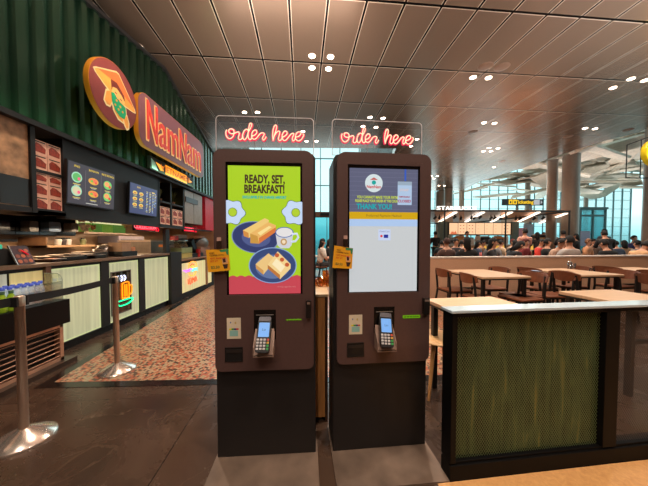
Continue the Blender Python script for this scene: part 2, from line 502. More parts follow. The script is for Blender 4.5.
# ================================================================== KIOSKS
E_W = lit('screen_white', (205, 214, 222), .95)
def kiosk(A, B, label, px, kind):
    """A, B: the front bottom corners on the floor."""
    d = (B - A); W = d.length; rz = math.atan2(d.y, d.x); mid = (A + B)/2
    t = thing('self_order_kiosk', label, 'kiosk', (mid.x, mid.y, 0), rz)
    Mi = root_mat(t).inverted(); Co = Mi @ EYE
    def loc(x, y, yy=0):
        dd = (Mi.to_3x3() @ ray(x, y)); k = (yy - Co.y)/dd.y; return Co + dd*k
    hw = W/2; TOP = 1.752; BZ = .52 if kind == 'food' else .538
    # steel floor plate
    MB().prism(rrect(-hw-.01, hw+.012, -.235, .23, .01), 0, .008, 'xy').build('floor_plate', mat('scuffed_steel_plate', (118, 98, 84), .4, .3, scale=5, var=.35), t)
    # carcass
    body = MB().prism(rrect(-hw, hw, .008, TOP-.006, .035, 8, .004), .012, .22, 'xz').build('body', M_kbody, t, bevel=.003)
    bl = loc(px['bez'][0], 250, -.012).x; br = loc(px['bez'][1], 250, -.012).x
    # bezel with a hole for the screen : four bands + rounded outline
    sx0, sz1 = loc(*px['scr'][0], -.012).x, loc(*px['scr'][0], -.012).z
    sx1, sz0 = loc(*px['scr'][1], -.012).x, loc(*px['scr'][1], -.012).z
    bz = MB(); out = rrect(bl, br, BZ, TOP, .05, 8, .035)
    bz.prism(out, -.004, .012, 'xz')
    g = .011; ix0, ix1, iz0, iz1 = sx0-g, sx1+g, sz0-.004, sz1+.018
    up = [(x, z) for x, z in out if z > (TOP+BZ)/2]; dn = [(x, z) for x, z in out if z < (TOP+BZ)/2]
    # upper piece, lower piece (with notches), two sides
    bz.prism([(bl, iz1), (br, iz1)] + up, -.014, -.004, 'xz')
    low = dn[:9] + [(br, iz0), (bl, iz0)] + dn[9:]
    bz.prism([(bl, iz0)] + dn[9:][:0] + dn[9:] + dn[:9] + [(br, iz0)], -.014, -.004, 'xz')
    bz.box(bl, ix0, -.014, -.004, iz0, iz1); bz.box(ix1, br, -.014, -.004, iz0, iz1)
    bezel = bz.build('front_bezel', M_bezel, t)
    # screen
    scr = MB().box(ix0, ix1, -.006, -.0045, iz0, iz1).build('screen', mat('black_screen_glass', (8, 8, 9), .12), t)
    sw = sx1-sx0; sh = sz1-sz0
    def S(u, v): return sx0 + u*sw, sz0 + (1-v)*sh      # u right, v down, 0..1
    mats = []; pic = MB(); lay = [0]
    def mi(c, em=.9):
        key = 'screen_ink_%d_%d_%d' % c
        m_ = lit(key, c, em)
        if m_ not in mats: mats.append(m_)
        return mats.index(m_)
    def poly(pts, c, lv):
        y = -.0065 - lv*.00028
        pic.prism([S(u, v) for u, v in pts], y, y+.0002, "xz", mi(c))
    def ell(u, v, ru, rv, c, lv, n=36, wob=0, k=7, rot=0):
        pts = []
        for i in range(n):
            a = 2*PI*i/n; r = 1 + wob*math.sin(k*a+1)
            x = math.cos(a)*ru*r; y = math.sin(a)*rv*r
            pts.append((u + x*math.cos(rot) - y*math.sin(rot)*sh/sw, v + x*math.sin(rot)*sw/sh + y*math.cos(rot)))
        poly(pts, c, lv)
    def txt(s_, u, v, size, c, lv, sx=1, bold=0):
        x, z = S(u, v)
        pic.text(s_, size, T(x, -.0066 - lv*.00028, z, PI/2), .0003, mi(c), 'CENTER', bold, sx)
    if kind == 'food':
        poly([(0, 0), (1, 0), (1, 1), (0, 1)], (168, 206, 38), 0)
        sc = [(0, 1)] + [(i/60, .865 - .012*abs(math.sin(i/60*PI*9))) for i in range(61)] + [(1, 1)]
        poly(sc, (196, 72, 84), 1)
        txt('READY, SET,', .505, .105, .062, (66, 42, 34), 2, .66, .0026)
        txt('BREAKFAST!', .5, .182, .062, (66, 42, 34), 2, .66, .0026)
        txt('EXCLUSIVELY IN CHANGI AIRPORT', .5, .243, .0195, (20, 176, 170), 2, .78, .0009)
        for u in (.05, .925):
            ell(u, .36, .175, .095, (40, 50, 90), 2, 48, .1, 6); ell(u, .36, .168, .091, (196, 216, 244), 3, 48, .1, 6)
            ell(u+.01, .36, .062, .035, (40, 50, 60), 4); ell(u+.01, .36, .056, .032, (176, 206, 50), 5)
        # upper plate
        ell(.37, .555, .33, .125, (120, 138, 178), 4, rot=.12); ell(.37, .555, .315, .118, (52, 62, 108), 5, rot=.12); ell(.38, .56, .2, .07, (80, 92, 140), 6, rot=.12)
        poly([(.2,.50),(.50,.405),(.56,.42),(.55,.455),(.28,.56),(.21,.545)], (236, 200, 120), 7)
        poly([(.2,.50),(.21,.545),(.28,.56),(.275,.52)], (206, 140, 70), 8)
        poly([(.30,.525),(.55,.435),(.655,.46),(.66,.51),(.42,.605),(.30,.60)], (232, 182, 104), 9)
        poly([(.30,.525),(.30,.60),(.42,.605),(.40,.545)], (200, 150, 70), 10)
        poly([(.42,.56),(.655,.475),(.66,.51),(.42,.605)], (214, 120, 62), 10)
        poly([(.40,.52),(.56,.465),(.6,.475),(.44,.54)], (246, 222, 150), 11)
        # mug
        pic.tube([(S(u, v)[0], -.0115, S(u, v)[1]) for u, v in ((.88,.53),(.95,.525),(.97,.555),(.93,.585),(.87,.59))], .006, 8, mi((206, 216, 240)))
        poly([(.65,.52),(.9,.52),(.875,.615),(.84,.64),(.72,.64),(.675,.615)], (206, 208, 216), 11)
        ell(.775, .515, .128, .042, (60, 96, 170), 12); ell(.775, .515, .115, .036, (226, 224, 226), 13)
        ell(.765, .59, .045, .027, (190, 150, 100), 13); ell(.765, .59, .025, .015, (240, 220, 190), 14)
        # lower plate
        ell(.61, .775, .335, .142, (132, 160, 206), 14); ell(.61, .775, .32, .135, (56, 74, 120), 15); ell(.61, .785, .24, .095, (96, 116, 160), 16)
        poly([(.37,.765),(.55,.68),(.66,.725),(.48,.845),(.38,.80)], (232, 196, 130), 17)
        poly([(.37,.765),(.38,.80),(.48,.85),(.48,.815)], (204, 150, 84), 18)
        poly([(.54,.77),(.68,.665),(.86,.765),(.86,.80),(.71,.885),(.54,.80)], (238, 208, 144), 19)
        poly([(.54,.77),(.54,.80),(.71,.885),(.71,.85)], (190, 120, 60), 20)
        for u, v in ((.67,.70),(.74,.735),(.81,.775)): ell(u, v-.005, .03, .016, (196, 92, 52), 20)
        poly([(.6,.765),(.66,.72),(.78,.785),(.72,.83)], (248, 232, 190), 21)
        txt('serving suggestion only', .8, .945, .011, (206, 130, 130), 2)
    else:
        poly([(0, 0), (1, 0), (1, 1), (0, 1)], (196, 202, 206), 0)
        poly([(0, 0), (1, 0), (1, .35), (0, .35)], (92, 96, 122), 1)
        for i in range(9):
            poly([(0, .03+i*.037), (1, .03+i*.037), (1, .034+i*.037), (0, .034+i*.037)], (104, 108, 134), 2)
        ell(.35, .118, .128, .073, (206, 222, 226), 3)
        ell(.35, .113, .03, .017, (0, 160, 156), 4); poly([(.29,.092),(.35,.072),(.41,.092)], (190, 90, 80), 4)
        txt('NamNam', .35, .148, .024, (196, 40, 44), 4, .9, .0006)
        txt('YOU CANNOT MAKE YOUR PAYMENT', .44, .232, .0215, (196, 214, 60), 3, .72, .0006)
        txt('PLEASE PLACE YOUR ORDER AT THE COUNTER', .42, .262, .0205, (196, 214, 60), 3, .62, .0006)
        txt('THANK YOU!', .36, .308, .04, (0, 170, 178), 3, .85, .0012)
        poly([(.8, 0), (.825, 0), (.825, .095), (.8, .095)], (50, 90, 190), 3)
        poly([(.7, .1), (.91, .1), (.91, .29), (.7, .29)], (170, 196, 226), 4)
        poly([(.7, .1), (.91, .1), (.91, .13), (.7, .13)], (150, 170, 190), 5)
        txt('STAFF', .8, .17, .02, (230, 190, 170), 5); txt('TEMPORARILY', .8, .225, .012, (160, 40, 60), 5, .9, .0004); txt('CLOSED', .8, .26, .021, (170, 30, 60), 5, 1, .0006)
        poly([(0, .35), (1, .35), (1, .408), (0, .408)], (206, 164, 22), 2)
        txt('Preferred Payment Method', .5, .38, .019, (130, 104, 40), 3)
        poly([(0, .408), (1, .408), (1, .465), (0, .465)], (170, 198, 236), 2)
        poly([(.42, .49), (.6, .49), (.6, .58), (.42, .58)], (196, 210, 240), 2)
        txt('Credit Card', .51, .508, .012, (90, 90, 140), 3)
        ell(.465, .545, .018, .01, (226, 60, 60), 3); poly([(.5,.533),(.565,.533),(.565,.56),(.5,.56)], (40, 50, 150), 3)
    pic.build('screen_picture', mats, scr)
    # receipt slot
    (a, b), (c_, d_) = [loc(x, y, -.014) for x, y in px['slot']][0].xz, [loc(x, y, -.014) for x, y in px['slot']][1].xz
    s_ = MB(); e_ = .006
    s_.box(a, c_, -.017, -.0135, b-e_, b, 0); s_.box(a, c_, -.017, -.0135, d_, d_+e_, 0); s_.box(a, a+e_, -.017, -.0135, d_, b, 0); s_.box(c_-e_, c_, -.017, -.0135, d_, b, 0)
    s_.box(a+e_, c_-e_, -.0148, -.0135, d_+e_, b-e_, 1); s_.box(a+e_, c_-e_, -.0175, -.0135, b-.03, b-.012, 2)
    s_.build('receipt_slot', [M_black, mat('slot_black', (9, 8, 8), .5), mat('slot_flap', (38, 32, 30), .3)], t)
    # paper sticker
    p, q = [loc(x, y, -.014) for x, y in px['stk']]
    k = MB(); w_ = q.x-p.x; h_ = p.z-q.z
    k.box(p.x, q.x, -.0152, -.0138, q.z, p.z, 0)
    k.box(p.x+w_*.2, q.x-w_*.2, -.0155, -.0152, q.z+h_*.12, q.z+h_*.4, 1)
    for i, c in enumerate((2, 3, 4, 5)):
        x = p.x+w_*(.16+.17*i); k.box(x, x+w_*.17, -.0156, -.0152, q.z+h_*.42, q.z+h_*.5, c)
    k.prism([(p.x+w_*.27+.004*math.cos(i), q.z+h_*.78+.005*math.sin(i)) for i in [j*PI/6 for j in range(12)]], -.0156, -.0152, 'xz', 6)
    k.prism([(p.x+w_*.62+.005*math.cos(i), q.z+h_*.76+.007*math.sin(i)) for i in [j*PI/6 for j in range(12)]], -.0156, -.0152, 'xz', 7)
    k.build('payment_sticker', [mat('sticker_paper', (206, 190, 164), .6), mat('sticker_teal', (132, 176, 168), .6), mat('sticker_yellow', (220, 200, 50), .6), mat('sticker_green', (60, 150, 60), .6),
            mat('sticker_blue', (60, 60, 120), .6), mat('sticker_red', (200, 60, 50), .6), mat('sticker_navy', (110, 120, 160), .6), mat('sticker_sand', (190, 160, 100), .6)], t)
    # green line of writing
    p, q = [loc(x, y, -.014) for x, y in px['grn']]
    gm = MB()
    (gm.prism(rrect(p.x, q.x, q.z, p.z, .003), -.0155, -.0138, 'xz', 0) if kind != 'food' else None)
    gm.text('pay with cash card here', (q.x-p.x)/11.2, T((p.x+q.x)/2, -.0158, (p.z+q.z)/2, PI/2), .0004, 1 if kind != 'food' else 0, 'CENTER', .0003 if kind != 'food' else .0012)
    gm.build('green_label', [lit('green_strip', (120, 190, 20), .5), mat('label_ink', (30, 60, 10), .6)], t)
    # barcode scanner at the right edge
    p, q = [loc(x, y, -.014) for x, y in px['scn']]
    sc = MB().prism(rrect(p.x, q.x, q.z, p.z, .006), -.034, -.013, 'xz').build('barcode_scanner', mat('scanner_black', (24, 19, 18), .3), t, bevel=.002)
    MB().box(p.x+.006, q.x-.006, -.0348, -.034, p.z-.02, p.z-.008).build('scanner_window', mat('scanner_glint', (120, 100, 90), .2), sc)
    # thin maker's line at the top right of the bezel
    ml = loc(*px['mk'], -.014)
    MB().text('self service order point', .0115, T(ml.x, -.0142, ml.z, PI/2), .0006, 0, 'CENTER', 0, .8).build('maker_line', mat('bezel_print', (96, 72, 66), .4), t)
    # card reader: recess, cradle, terminal
    p, q = [loc(x, y, -.014) for x, y in px['rec']]
    rc = MB().box(p.x, q.x, -.0165, -.0138, q.z, p.z, 0)
    rc.box(p.x+.012, q.x-.012, -.0175, -.0165, p.z-.03, p.z-.026, 1)
    rc = rc.build('reader_recess', [mat('recess_black', (10, 9, 9), .25), mat('recess_print', (120, 110, 105), .4)], t)
    tc_ = px['term']; c0 = loc(*tc_, -.045)
    r_ = px['roll']
    Mt = T(c0.x, -.05, c0.z, R(-28), 0, 0) @ Euler((0, R(r_), 0)).to_matrix().to_4x4()
    hwT, hh = .037, .088
    cr_ = MB()
    cz = -.055
    for s2 in (-1, 1):
        x = s2*(hwT+.016)
        cr_.prism([(-.035, -.095), (.03, -.10), (.05, -.03), (.03, .02), (-.03, -.05)], x-.002, x+.002, 'yz', 0, T(c0.x, -.045, c0.z-.005))
    cr_.box(-hwT-.018, hwT+.018, -.035, .03, -.104, -.099, 0, T(c0.x, -.045, c0.z-.003))
    cr_.box(-hwT-.016, hwT+.016, .012, .016, -.1, .06, 0, T(c0.x, -.045, c0.z, R(-28)))
    cr_.build('reader_cradle', mat('beige_grey_cradle', (150, 122, 108), .4, .3), t, bevel=.001)
    tm = MB().prism(rrect(-hwT, hwT, -hh, hh, .012, 5), -.016, .014, 'xz', 0, Mt)
    tm.prism(rrect(-hwT+.004, hwT-.004, hh-.014, hh+.012, .008, 5), -.02, .012, 'xz', 1, Mt)
    tm = tm.build('card_terminal', [mat('terminal_black', (26, 24, 26), .35), mat('terminal_grey', (96, 92, 98), .3)], t, bevel=.002)
    sc_ = MB().prism(rrect(-.029, .029, -.008, .068, .003, 3), -.0172, -.0158, 'xz', 0, Mt)
    sc_.text('Lin', .018, Mt @ T(0, -.0176, .03, PI/2), .0004, 1)
    sc_.build('terminal_screen', [lit('terminal_blue', (120, 175, 240), .85), lit('terminal_ink', (70, 110, 170), .5)], tm)
    kp = MB(); cols_ = [0, 0, 0, 1]
    for i in range(4):
        for j in range(4):
            x = -.027 + j*.018; z = -.022 - i*.0155
            mi_ = 0 if j < 3 else (1 if i == 0 else 2 if i == 1 else 3)
            if j == 3 and i == 3: mi_ = 3
            kp.prism(rrect(x-.0062, x+.0062, z-.005, z+.005, .002, 3), -.0195, -.0158, 'xz', mi_, Mt)
    kp.build('keypad', [mat('key_white', (190, 184, 184), .5), mat('key_red', (196, 70, 50), .5), mat('key_yellow', (200, 150, 50), .5), mat('key_green', (50, 150, 70), .5)], tm)
    return t, loc

k1A, k1B = fl(217.0, 459.4, .008), fl(315.8, 454.0, .008)
k2A, k2B = fl(333.3, 453, .008), fl(426, 445.5, .008)
K1, L1 = kiosk(k1A, k1B, 'dark bronze self-order kiosk with the yellow-green breakfast advertisement on its screen', dict(
    bez=(214.0, 313.6), scr=((227.4, 165), (300.6, 293.5)), slot=((225, 347.5), (243, 361.5)), stk=((226.8, 318), (241, 338.5)),
    grn=((285, 318.2), (302.5, 320.8)), scn=((306, 300), (311.2, 317.5)), rec=((254, 310), (276, 339)), term=(264, 335.5), roll=2, mk=(293, 161)), 'food')
K2, L2 = kiosk(k2A, k2B, 'dark bronze self-order kiosk with a mostly pale grey screen under a THANK YOU notice', dict(
    bez=(337.0, 430.2), scr=((349.8, 167.5), (417.0, 291)), slot=((347, 343), (364, 356.5)), stk=((349, 315), (362.2, 334)),
    grn=((402.8, 315.3), (420, 317.8)), scn=((422.3, 297.5), (428.2, 313.8)), rec=((374, 307), (394.2, 332)), term=(385.5, 331), roll=5, mk=(416, 163.5)), 'notice')

# --- neon signs on clear acrylic, one above each kiosk
ORD = [(78,180),(65,215),(72,265),(100,300),(132,303),(165,275),(178,235),(175,190),(148,170),(115,175),(105,205),(125,230),(165,237),(205,222),(232,212),(250,222),(250,250),(240,285),(245,312),(268,318),(292,298),(300,250),(320,198),(350,175),(376,190),(385,210)]
DER = [(385,190),(375,225),(355,290),(325,320),(304,298),(300,250)]
DE2 = [(376,215),(398,180),(425,120),(420,94),(400,95),(388,140),(380,200),(375,262),(385,305),(407,318),(425,298),(430,270),(465,258),(495,225),(490,192),(465,186),(437,212),(425,260),(435,300),(465,314),(500,290),(530,250),(555,228),(585,225),(600,240),(590,268),(576,298),(587,325),(608,312),(628,275)]
HER = [(133,330),(127,270),(130,200),(145,140),(165,115),(181,135),(172,190),(150,260),(133,330),(150,270),(180,220),(208,200),(225,215),(217,260),(205,305),(220,332),(245,320),(265,285),(300,268),(328,235),(320,206),(290,203),(264,240),(258,290),(280,330),(315,322),(350,280),(382,243),(410,231),(421,248),(403,290),(405,335),(430,325),(450,285),(490,273),(520,240),(507,212),(472,217),(447,258),(445,300),(465,330),(500,335),(535,305),(560,255),(545,235)]
def neon(t, loc, pane, dx, dz, k, label, plabel):
    """pane: pixel corners; the writing is shifted by dx, dz and scaled by k about x=264,y=134"""
    yy = .07
    a, b = loc(*pane[0], yy), loc(*pane[1], yy)
    z0 = 1.753
    n = thing('neon_sign', label, 'sign', tuple(root_mat(t) @ Vector((0, yy, z0))), t.rotation_euler.z)
    ox = 0
    outl = rrect(a.x, b.x, 0.006, a.z - z0, .022, 6, .003)
    MB().prism(outl, -.0025, .0025, 'xz').build('acrylic_panel', glass('clear_acrylic', (252, 248, 248), .03), n)
    ed = MB(); ed.tube([(x, 0, z) for x, z in outl], .0022, 6, 0, True)
    ed.build('panel_edge', mat('acrylic_edge', (216, 200, 196), .3, em=.12, var=.02), n)
    def cv(pts, off):
        o_ = []
        for x, y in pts:
            X = off + x/14.09; Y = 118 + y/14.09
            X = 264 + dx + (X-264)*k; Y = 134 + dz + (Y-134)*k
            q = loc(X, Y, yy); o_.append((q.x, -.012, q.z - z0))
        return spline(o_, 4)
    halo = MB(); tb = MB()
    for pts, off in ((ORD, 222), (DER, 222), (DE2, 222), (HER, 264)):
        c = cv(pts, off)
        halo.tube([(x, -.006, z) for x, _, z in c], .0078, 8)
        tb.tube([(x, -.0142, z) for x, _, z in c], .0029, 8)
    halo.build('tube_halo', lit('neon_red', (240, 0, 70), 1.0), n)  # wider glowing red tube imitates the halo around the neon
    tb.build('neon_tube', lit('neon_core', (255, 232, 190), 1.1), n)
    for x in (a.x*.55, b.x*.55): MB().box(x-.012, x+.012, -.012, .012, 0.0, .018).build('panel_foot', M_chrome, n)
    wr = MB(); q = cv([(430, 318), (432, 360)], 222)
    wr.tube([(q[0].x + .012, -.004, q[0].z), (q[0].x+.012, -.004, .01)], .0016, 6)
    wr.build('feed_wire', mat('clear_wire', (150, 140, 140), .3), n)
    return n
neon(K1, L1, ((215.8, 115.5), (313.6, 150)), 0, 0, 1.0, 'red neon order here writing on clear acrylic above the kiosk with the breakfast screen', '')
neon(K2, L2, ((332.2, 119), (421.5, 153)), 111.6, 3.6, .925, 'red neon order here writing on clear acrylic above the kiosk with the pale grey screen', '')

# --- yellow promo flyers clipped to the left edges
def flyer(loc, t, quad_, clip, label):
    q = [loc(x, y, -.03) for x, y in quad_]
    c = sum((v for v in q), Vector())/4
    mw = root_mat(t)
    f = thing('promo_flyer', label, 'flyer', tuple(mw @ Vector((c.x, -.03, c.z))), t.rotation_euler.z)
    P = [(v.x-c.x, v.z-c.z) for v in q]       # TL TR BR BL
    def S(u, v):
        a = Vector(P[0]).lerp(Vector(P[1]), u); b = Vector(P[3]).lerp(Vector(P[2]), u); r = a.lerp(b, v); return (r.x, r.y)
    W = (Vector(P[1])-Vector(P[0])).length; ang = math.atan2(P[1][1]-P[0][1], P[1][0]-P[0][0])
    m_ = MB(); m_.prism(P, -.0008, .0008, 'xz', 0)
    def pl(pts, mi, lv=1): m_.prism([S(*p) for p in pts], -.0008-.0003*lv, -.0008, 'xz', mi)
    pl([(.6, .02), (1, 0), (.98, .3), (.9, .26), (.86, .12), (.7, .14), (.62, .12)], 1)
    pl([(.66, .42), (.9, .4), (.92, .66), (.68, .68)], 4)
    pl([(.69, .44), (.82, .43), (.83, .6), (.72, .62)], 2, 2)
    pl([(.68, .7), (.92, .69), (.87, .9), (.73, .9)], 2, 2)
    m_.build('paper', [mat('yellow_paper', (226, 158, 10), .6, var=.04), mat('flyer_green', (50, 130, 80), .6), mat('flyer_black', (50, 26, 20), .6), mat('flyer_red', (206, 70, 20), .6), mat('flyer_pink', (206, 150, 110), .6)], f)
    tx = MB()
    def wr(s_, u, v, sz, mi):
        x, z = S(u, v)
        tx.text(s_, W*sz, T(x, -.0014, z) @ Euler((0, -ang, 0)).to_matrix().to_4x4() @ Matrix.Rotation(PI/2, 4, 'X'), .0003, mi, 'LEFT', W*.002)
    wr('ICED', .14, .17, .1, 0); wr('COFFEE WITH', .14, .27, .1, 0); wr('ANY BANH MI', .14, .4, .11, 1); wr('SET AT', .14, .53, .11, 1); tx.build('lettering', [mat('flyer_ink', (110, 70, 10), .6), MATS['flyer_red']], f)
    tx = MB(); wr('$2.50', .14, .8, .17, 0); tx.build('price', mat('flyer_dkgreen', (40, 90, 50), .6), f)
    k = loc(*clip, -.03)
    cl = MB(); x, z = k.x-c.x, k.z-c.z
    cl.prism(rrect(x-.014, x+.014, z-.035, z+.008, .006), -.004, -.001, 'xz', 0)
    cl.prism(rrect(x-.01, x+.01, z+.008, z+.028, .003), -.006, .004, 'xz', 1)
    cl.bar((x, 0, z+.012), (x, .014, z+.012), .01, .01, 1)
    cl.build('hanging_clip', [glass('clip_plastic', (220, 215, 205), .3), mat('clip_pink', (190, 150, 136), .4)], f)
    return f
flyer(L1, K1, ((205.8, 249.8), (228.6, 248.8), (230.4, 270.3), (208.3, 272.4)), (219, 242.5), 'yellow promo flyer clipped to the left edge of the breakfast-screen kiosk')
flyer(L2, K2, ((334.4, 245.5), (353.0, 248.3), (351.8, 268.8), (332.2, 267.8)), (345.5, 240.5), 'yellow promo flyer clipped to the left edge of the pale-screen kiosk')

# ================================================================== PINE CABINET behind the kiosks
a = fl(316, 424.5); b = fl(328, 423.5)
yb = a.y + .03; xr = b.x
zt = dp(322, 294, yb).z
t = thing('pine_cabinet', 'knotty pine waist-high cabinet standing in the gap behind the two kiosks', 'cabinet', (xr-.3, yb, 0))
MB().box(-.3, .28, 0, .45, .03, zt-.02).build('body', M_pine, t)
MB().box(.281, .30, .0, .45, 0, zt-.02).build('side_panel', mat('dark_stained_side', (70, 42, 28), .4), t)
MB().box(-.31, .305, -.008, .46, zt-.02, zt).build('top', mat('cream_top', (206, 176, 140), .4), t, bevel=.003)
MB().box(-.29, .27, .02, .44, 0, .03).build('plinth', M_black, t)
M_amber = glass('amber_plastic', (240, 196, 120), .3)
def cup(x, y, z, r, h, label, name='tumbler', mt=None):
    o = MB().lathe([(r*.75, 0), (r*.8, .004), (r, h), (r*.94, h), (r*.74, .008), (0.001, .008)], 18).build(name, mt or M_amber)
    o.location = (x, y, z); return tag(o, label, 'cup')
for i, (x, y, dy, h) in enumerate(((320.5, 291, .3, .075), (325.5, 290, .36, .12), (328.6, 291, .3, .1), (317, 290.5, .34, .05))):
    p = dp(x, y, yb+dy)
    cup(p.x, yb+dy, zt, .028, h, ['short amber tumbler on the pine cabinet between the kiosks', 'tall amber tumbler at the back of the pine cabinet', 'amber tumbler nearest the right kiosk on the pine cabinet', 'squat amber glass tucked against the left kiosk on the pine cabinet'][i])

# ================================================================== QUEUE BARRIER
def stanchion(x, y, label, ang):
    t = thing('queue_post', label, 'barrier post', (x, y, 0), ang)
    MB().lathe([(.152, 0), (.152, .012), (.146, .018), (.095, .046), (.045, .07), (.028, .078)], 40).build('base', M_chrome, t)
    MB().lathe([(.0235, .055), (.0235, .845), (.0245, .845), (.0245, .855)], 28).build('pole', M_steel, t)
    hd = MB().lathe([(.026, .85), (.026, .905), (.021, .912), (0.001, .912)], 28).build('head', M_steel, t)
    for s2 in (-1, 1): MB().box(s2*.0255, s2*.038, -.02, .02, .848, .908).build('belt_clip', M_black, hd)
    return t
s1 = fl(24.5, 439.5); s2 = fl(117.3, 370.6)
an = math.atan2(s2.y-s1.y, s2.x-s1.x)
stanchion(s1.x, s1.y, 'brushed steel queue post nearest the camera at the left edge', an)
stanchion(s2.x, s2.y, 'brushed steel queue post standing on the patterned mosaic floor', an)
def belt(p, q, label):
    d = (q-p).normalized(); n = Vector((-d.y, d.x, 0))
    vs = []; N = 16; m_ = MB()
    for i in range(N+1):
        t_ = i/N; c = p.lerp(q, t_); z = .882 - .01*4*t_*(1-t_)
        for o_ in (-.0012, .0012):
            for zz in (-.026, .026): vs.append(c + n*o_ + Vector((0, 0, z+zz)))
    fs = []
    for i in range(N):
        k = i*4
        fs += [(k, k+4, k+5, k+1), (k+2, k+3, k+7, k+6), (k+1, k+5, k+7, k+3), (k, k+2, k+6, k+4)]
    m_.add(vs, fs)
    return tag(m_.build('queue_belt', mat('black_webbing', (18, 17, 19), .75)), label, 'barrier belt')
dd = (s2-s1).normalized()
belt(s1+dd*.04, s2-dd*.04, 'black webbing belt stretched between the two steel queue posts')
s0 = s1 - dd.normalized()*1.1 + Vector((-.25, .1, 0)); d0 = (s1-s0).normalized()
belt(s0, s1-d0*.042, 'black webbing belt leaving the nearest queue post out of the frame')
# ================================================================== FOOD STALL on the left
XS = -2.84
XB = -4.3
def Y(px, py=241, X=XS): return wl(px, py, X).y
def Z(px, py, X=XS): return wl(px, py, X).z
ZB = Z(100, 150.4)                 # underside of the green fascia
# --- corrugated green fascia
m_ = MB(); y = -.6; yend = Y(212.5) + .35; prof = []
k = 0
while y < yend:
    for dy, dx in ((0, 0), (.075, 0), (.10, .045), (.155, .045), (.18, 0)):
        if dy < .18 or True: prof.append((y+dy, XS+.02-dx+.0))
    y += .18
kk = [(80, 0), (166, 73), (212, 152)]
tp = [(Y(a), Z(a, b)) for a, b in kk]
def ztop(y):
    if y <= tp[0][0]: return tp[0][1]
    for (a, b), (c_, d_) in zip(tp, tp[1:]):
        if y <= c_: return b + (d_-b)*(y-a)/(c_-a)
    return tp[-1][1]
vs = []; fs = []
for yy, xx in prof:
    vs += [(xx, yy, ZB+.02), (xx, yy, ztop(yy))]
for i in range(len(prof)-1):
    fs.append((2*i, 2*i+2, 2*i+3, 2*i+1))
n0 = len(vs)
vs += [(x-.06, y, z) for x, y, z in vs]
fs += [tuple(i+n0 for i in f[::-1]) for f in fs]
m_.add(vs, fs)
M_green = mat('dark_green_corrugated_metal', (27, 56, 40), .27, .6, scale=3, var=.2, stretch=(1, 1, .2))
t = thing('stall_fascia', 'dark green corrugated metal fascia running above the food stall', 'fascia', (XS, 3, ZB))
m_.build('corrugated_sheet', M_green, t, world=True)
cap = MB()
yy = -.6; P_ = [(-.6, ztop(-.6))] + tp + [(yend, tp[-1][1])]
for (a, b), (c_, d_) in zip(P_, P_[1:]):
    cap.bar((XS-.02, a, b+.02), (XS-.02, c_, d_+.02), .14, .05)
cap.build('top_trim', M_matblack, t, world=True)
b_ = MB().box(XS-.12, XS+.06, -.6, yend, ZB-.05, ZB).build('bottom_trim', M_matblack, t, world=True)
MB().box(XS+.03, XS+.04, -.6, yend, ZB+.001, ZB+.005).build('light_strip', lit('green_white_led', (110, 190, 100), .8), b_, world=True)
MB().box(XB+.01, XS-.07, -.6, yend-.12, ZB+.06, ZB+.1).build('stall_roof', M_matblack, t, world=True)

# --- round emblem sign
XF = -2.58
c0 = Vector((XF, Y(115.6, 95, XF), Z(115.6, 95.5, XF))); RS = .405
t = thing('emblem_sign', 'round maroon emblem sign of a figure in a conical hat with an orange rim', 'sign', tuple(c0))
M_rim = mat('ochre_sign_rim', (190, 120, 24), .4, em=.12, var=.05)
M_mar = mat('maroon_sign_face', (120, 48, 44), .5, em=.16, var=.06)
cir = [(RS*math.cos(2*PI*i/72), RS*math.sin(2*PI*i/72)) for i in range(72)]
MB().prism(cir, -.065, -.004, 'yz').build('rim', M_rim, t)
MB().prism([(a*.985, b*.985) for a, b in cir], -.004, 0, 'yz').build('face_panel', M_mar, t)
MB().box(-.26, -.065, -.1, .1, -.15, .15).build('wall_mount', M_black, t)
em = MB()
def Q(u, v): return ((u-.5)*2*RS, (.5-v)*2*RS)       # u along the wall away from the camera, v down
def pg(pts, mi, d): em.prism([Q(*p) for p in pts], .001, .004+d, 'yz', mi)
hat = [(.13,.40),(.16,.36),(.55,.205),(.60,.205),(.93,.62),(.96,.70),(.90,.715),(.72,.66),(.5,.57),(.3,.49),(.17,.44)]
# mapping from the zoomed crop: u = (x-45)/293 , v relative to the tilted face
hat = [(.10,.33),(.14,.30),(.52,.13),(.57,.135),(.92,.50),(.94,.555),(.88,.565),(.68,.56),(.47,.53),(.28,.45),(.13,.37)]
def grow(pts, k):
    cx = sum(p[0] for p in pts)/len(pts); cy = sum(p[1] for p in pts)/len(pts); o_ = []
    for x, y in pts:
        d = math.hypot(x-cx, y-cy); o_.append((x+(x-cx)/d*k, y+(y-cy)/d*k))
    return o_
face = [(.42,.36),(.52,.33),(.66,.42),(.69,.52),(.66,.60),(.56,.62),(.45,.56),(.41,.46)]
bowl = [(.40,.50),(.45,.48),(.55,.56),(.65,.58),(.70,.60),(.71,.70),(.67,.80),(.57,.80),(.47,.74),(.41,.62)]
hand1 = [(.31,.53),(.38,.49),(.42,.53),(.42,.62),(.37,.72),(.31,.73),(.27,.68)]
hand2 = [(.68,.74),(.74,.72),(.77,.82),(.77,.9),(.73,.93),(.69,.88),(.66,.8)]
body = [(.44,.66),(.52,.74),(.66,.78),(.64,.86),(.54,.84),(.46,.76)]
for s_ in (hat, hand1, hand2, body, bowl): pg(grow(s_, .028), 0, 0)
pg(body, 1, .002); pg(hand1, 1, .002); pg(hand2, 1, .002)
pg(hat, 1, .002)
pg([(.14,.30),(.52,.13),(.57,.135),(.92,.50),(.66,.40),(.52,.30),(.4,.30)], 2, .003)
pg(face, 3, .004)
pg([(.40,.30),(.52,.29),(.68,.42),(.69,.50),(.62,.44),(.52,.38),(.43,.40),(.41,.46)], 4, .005)
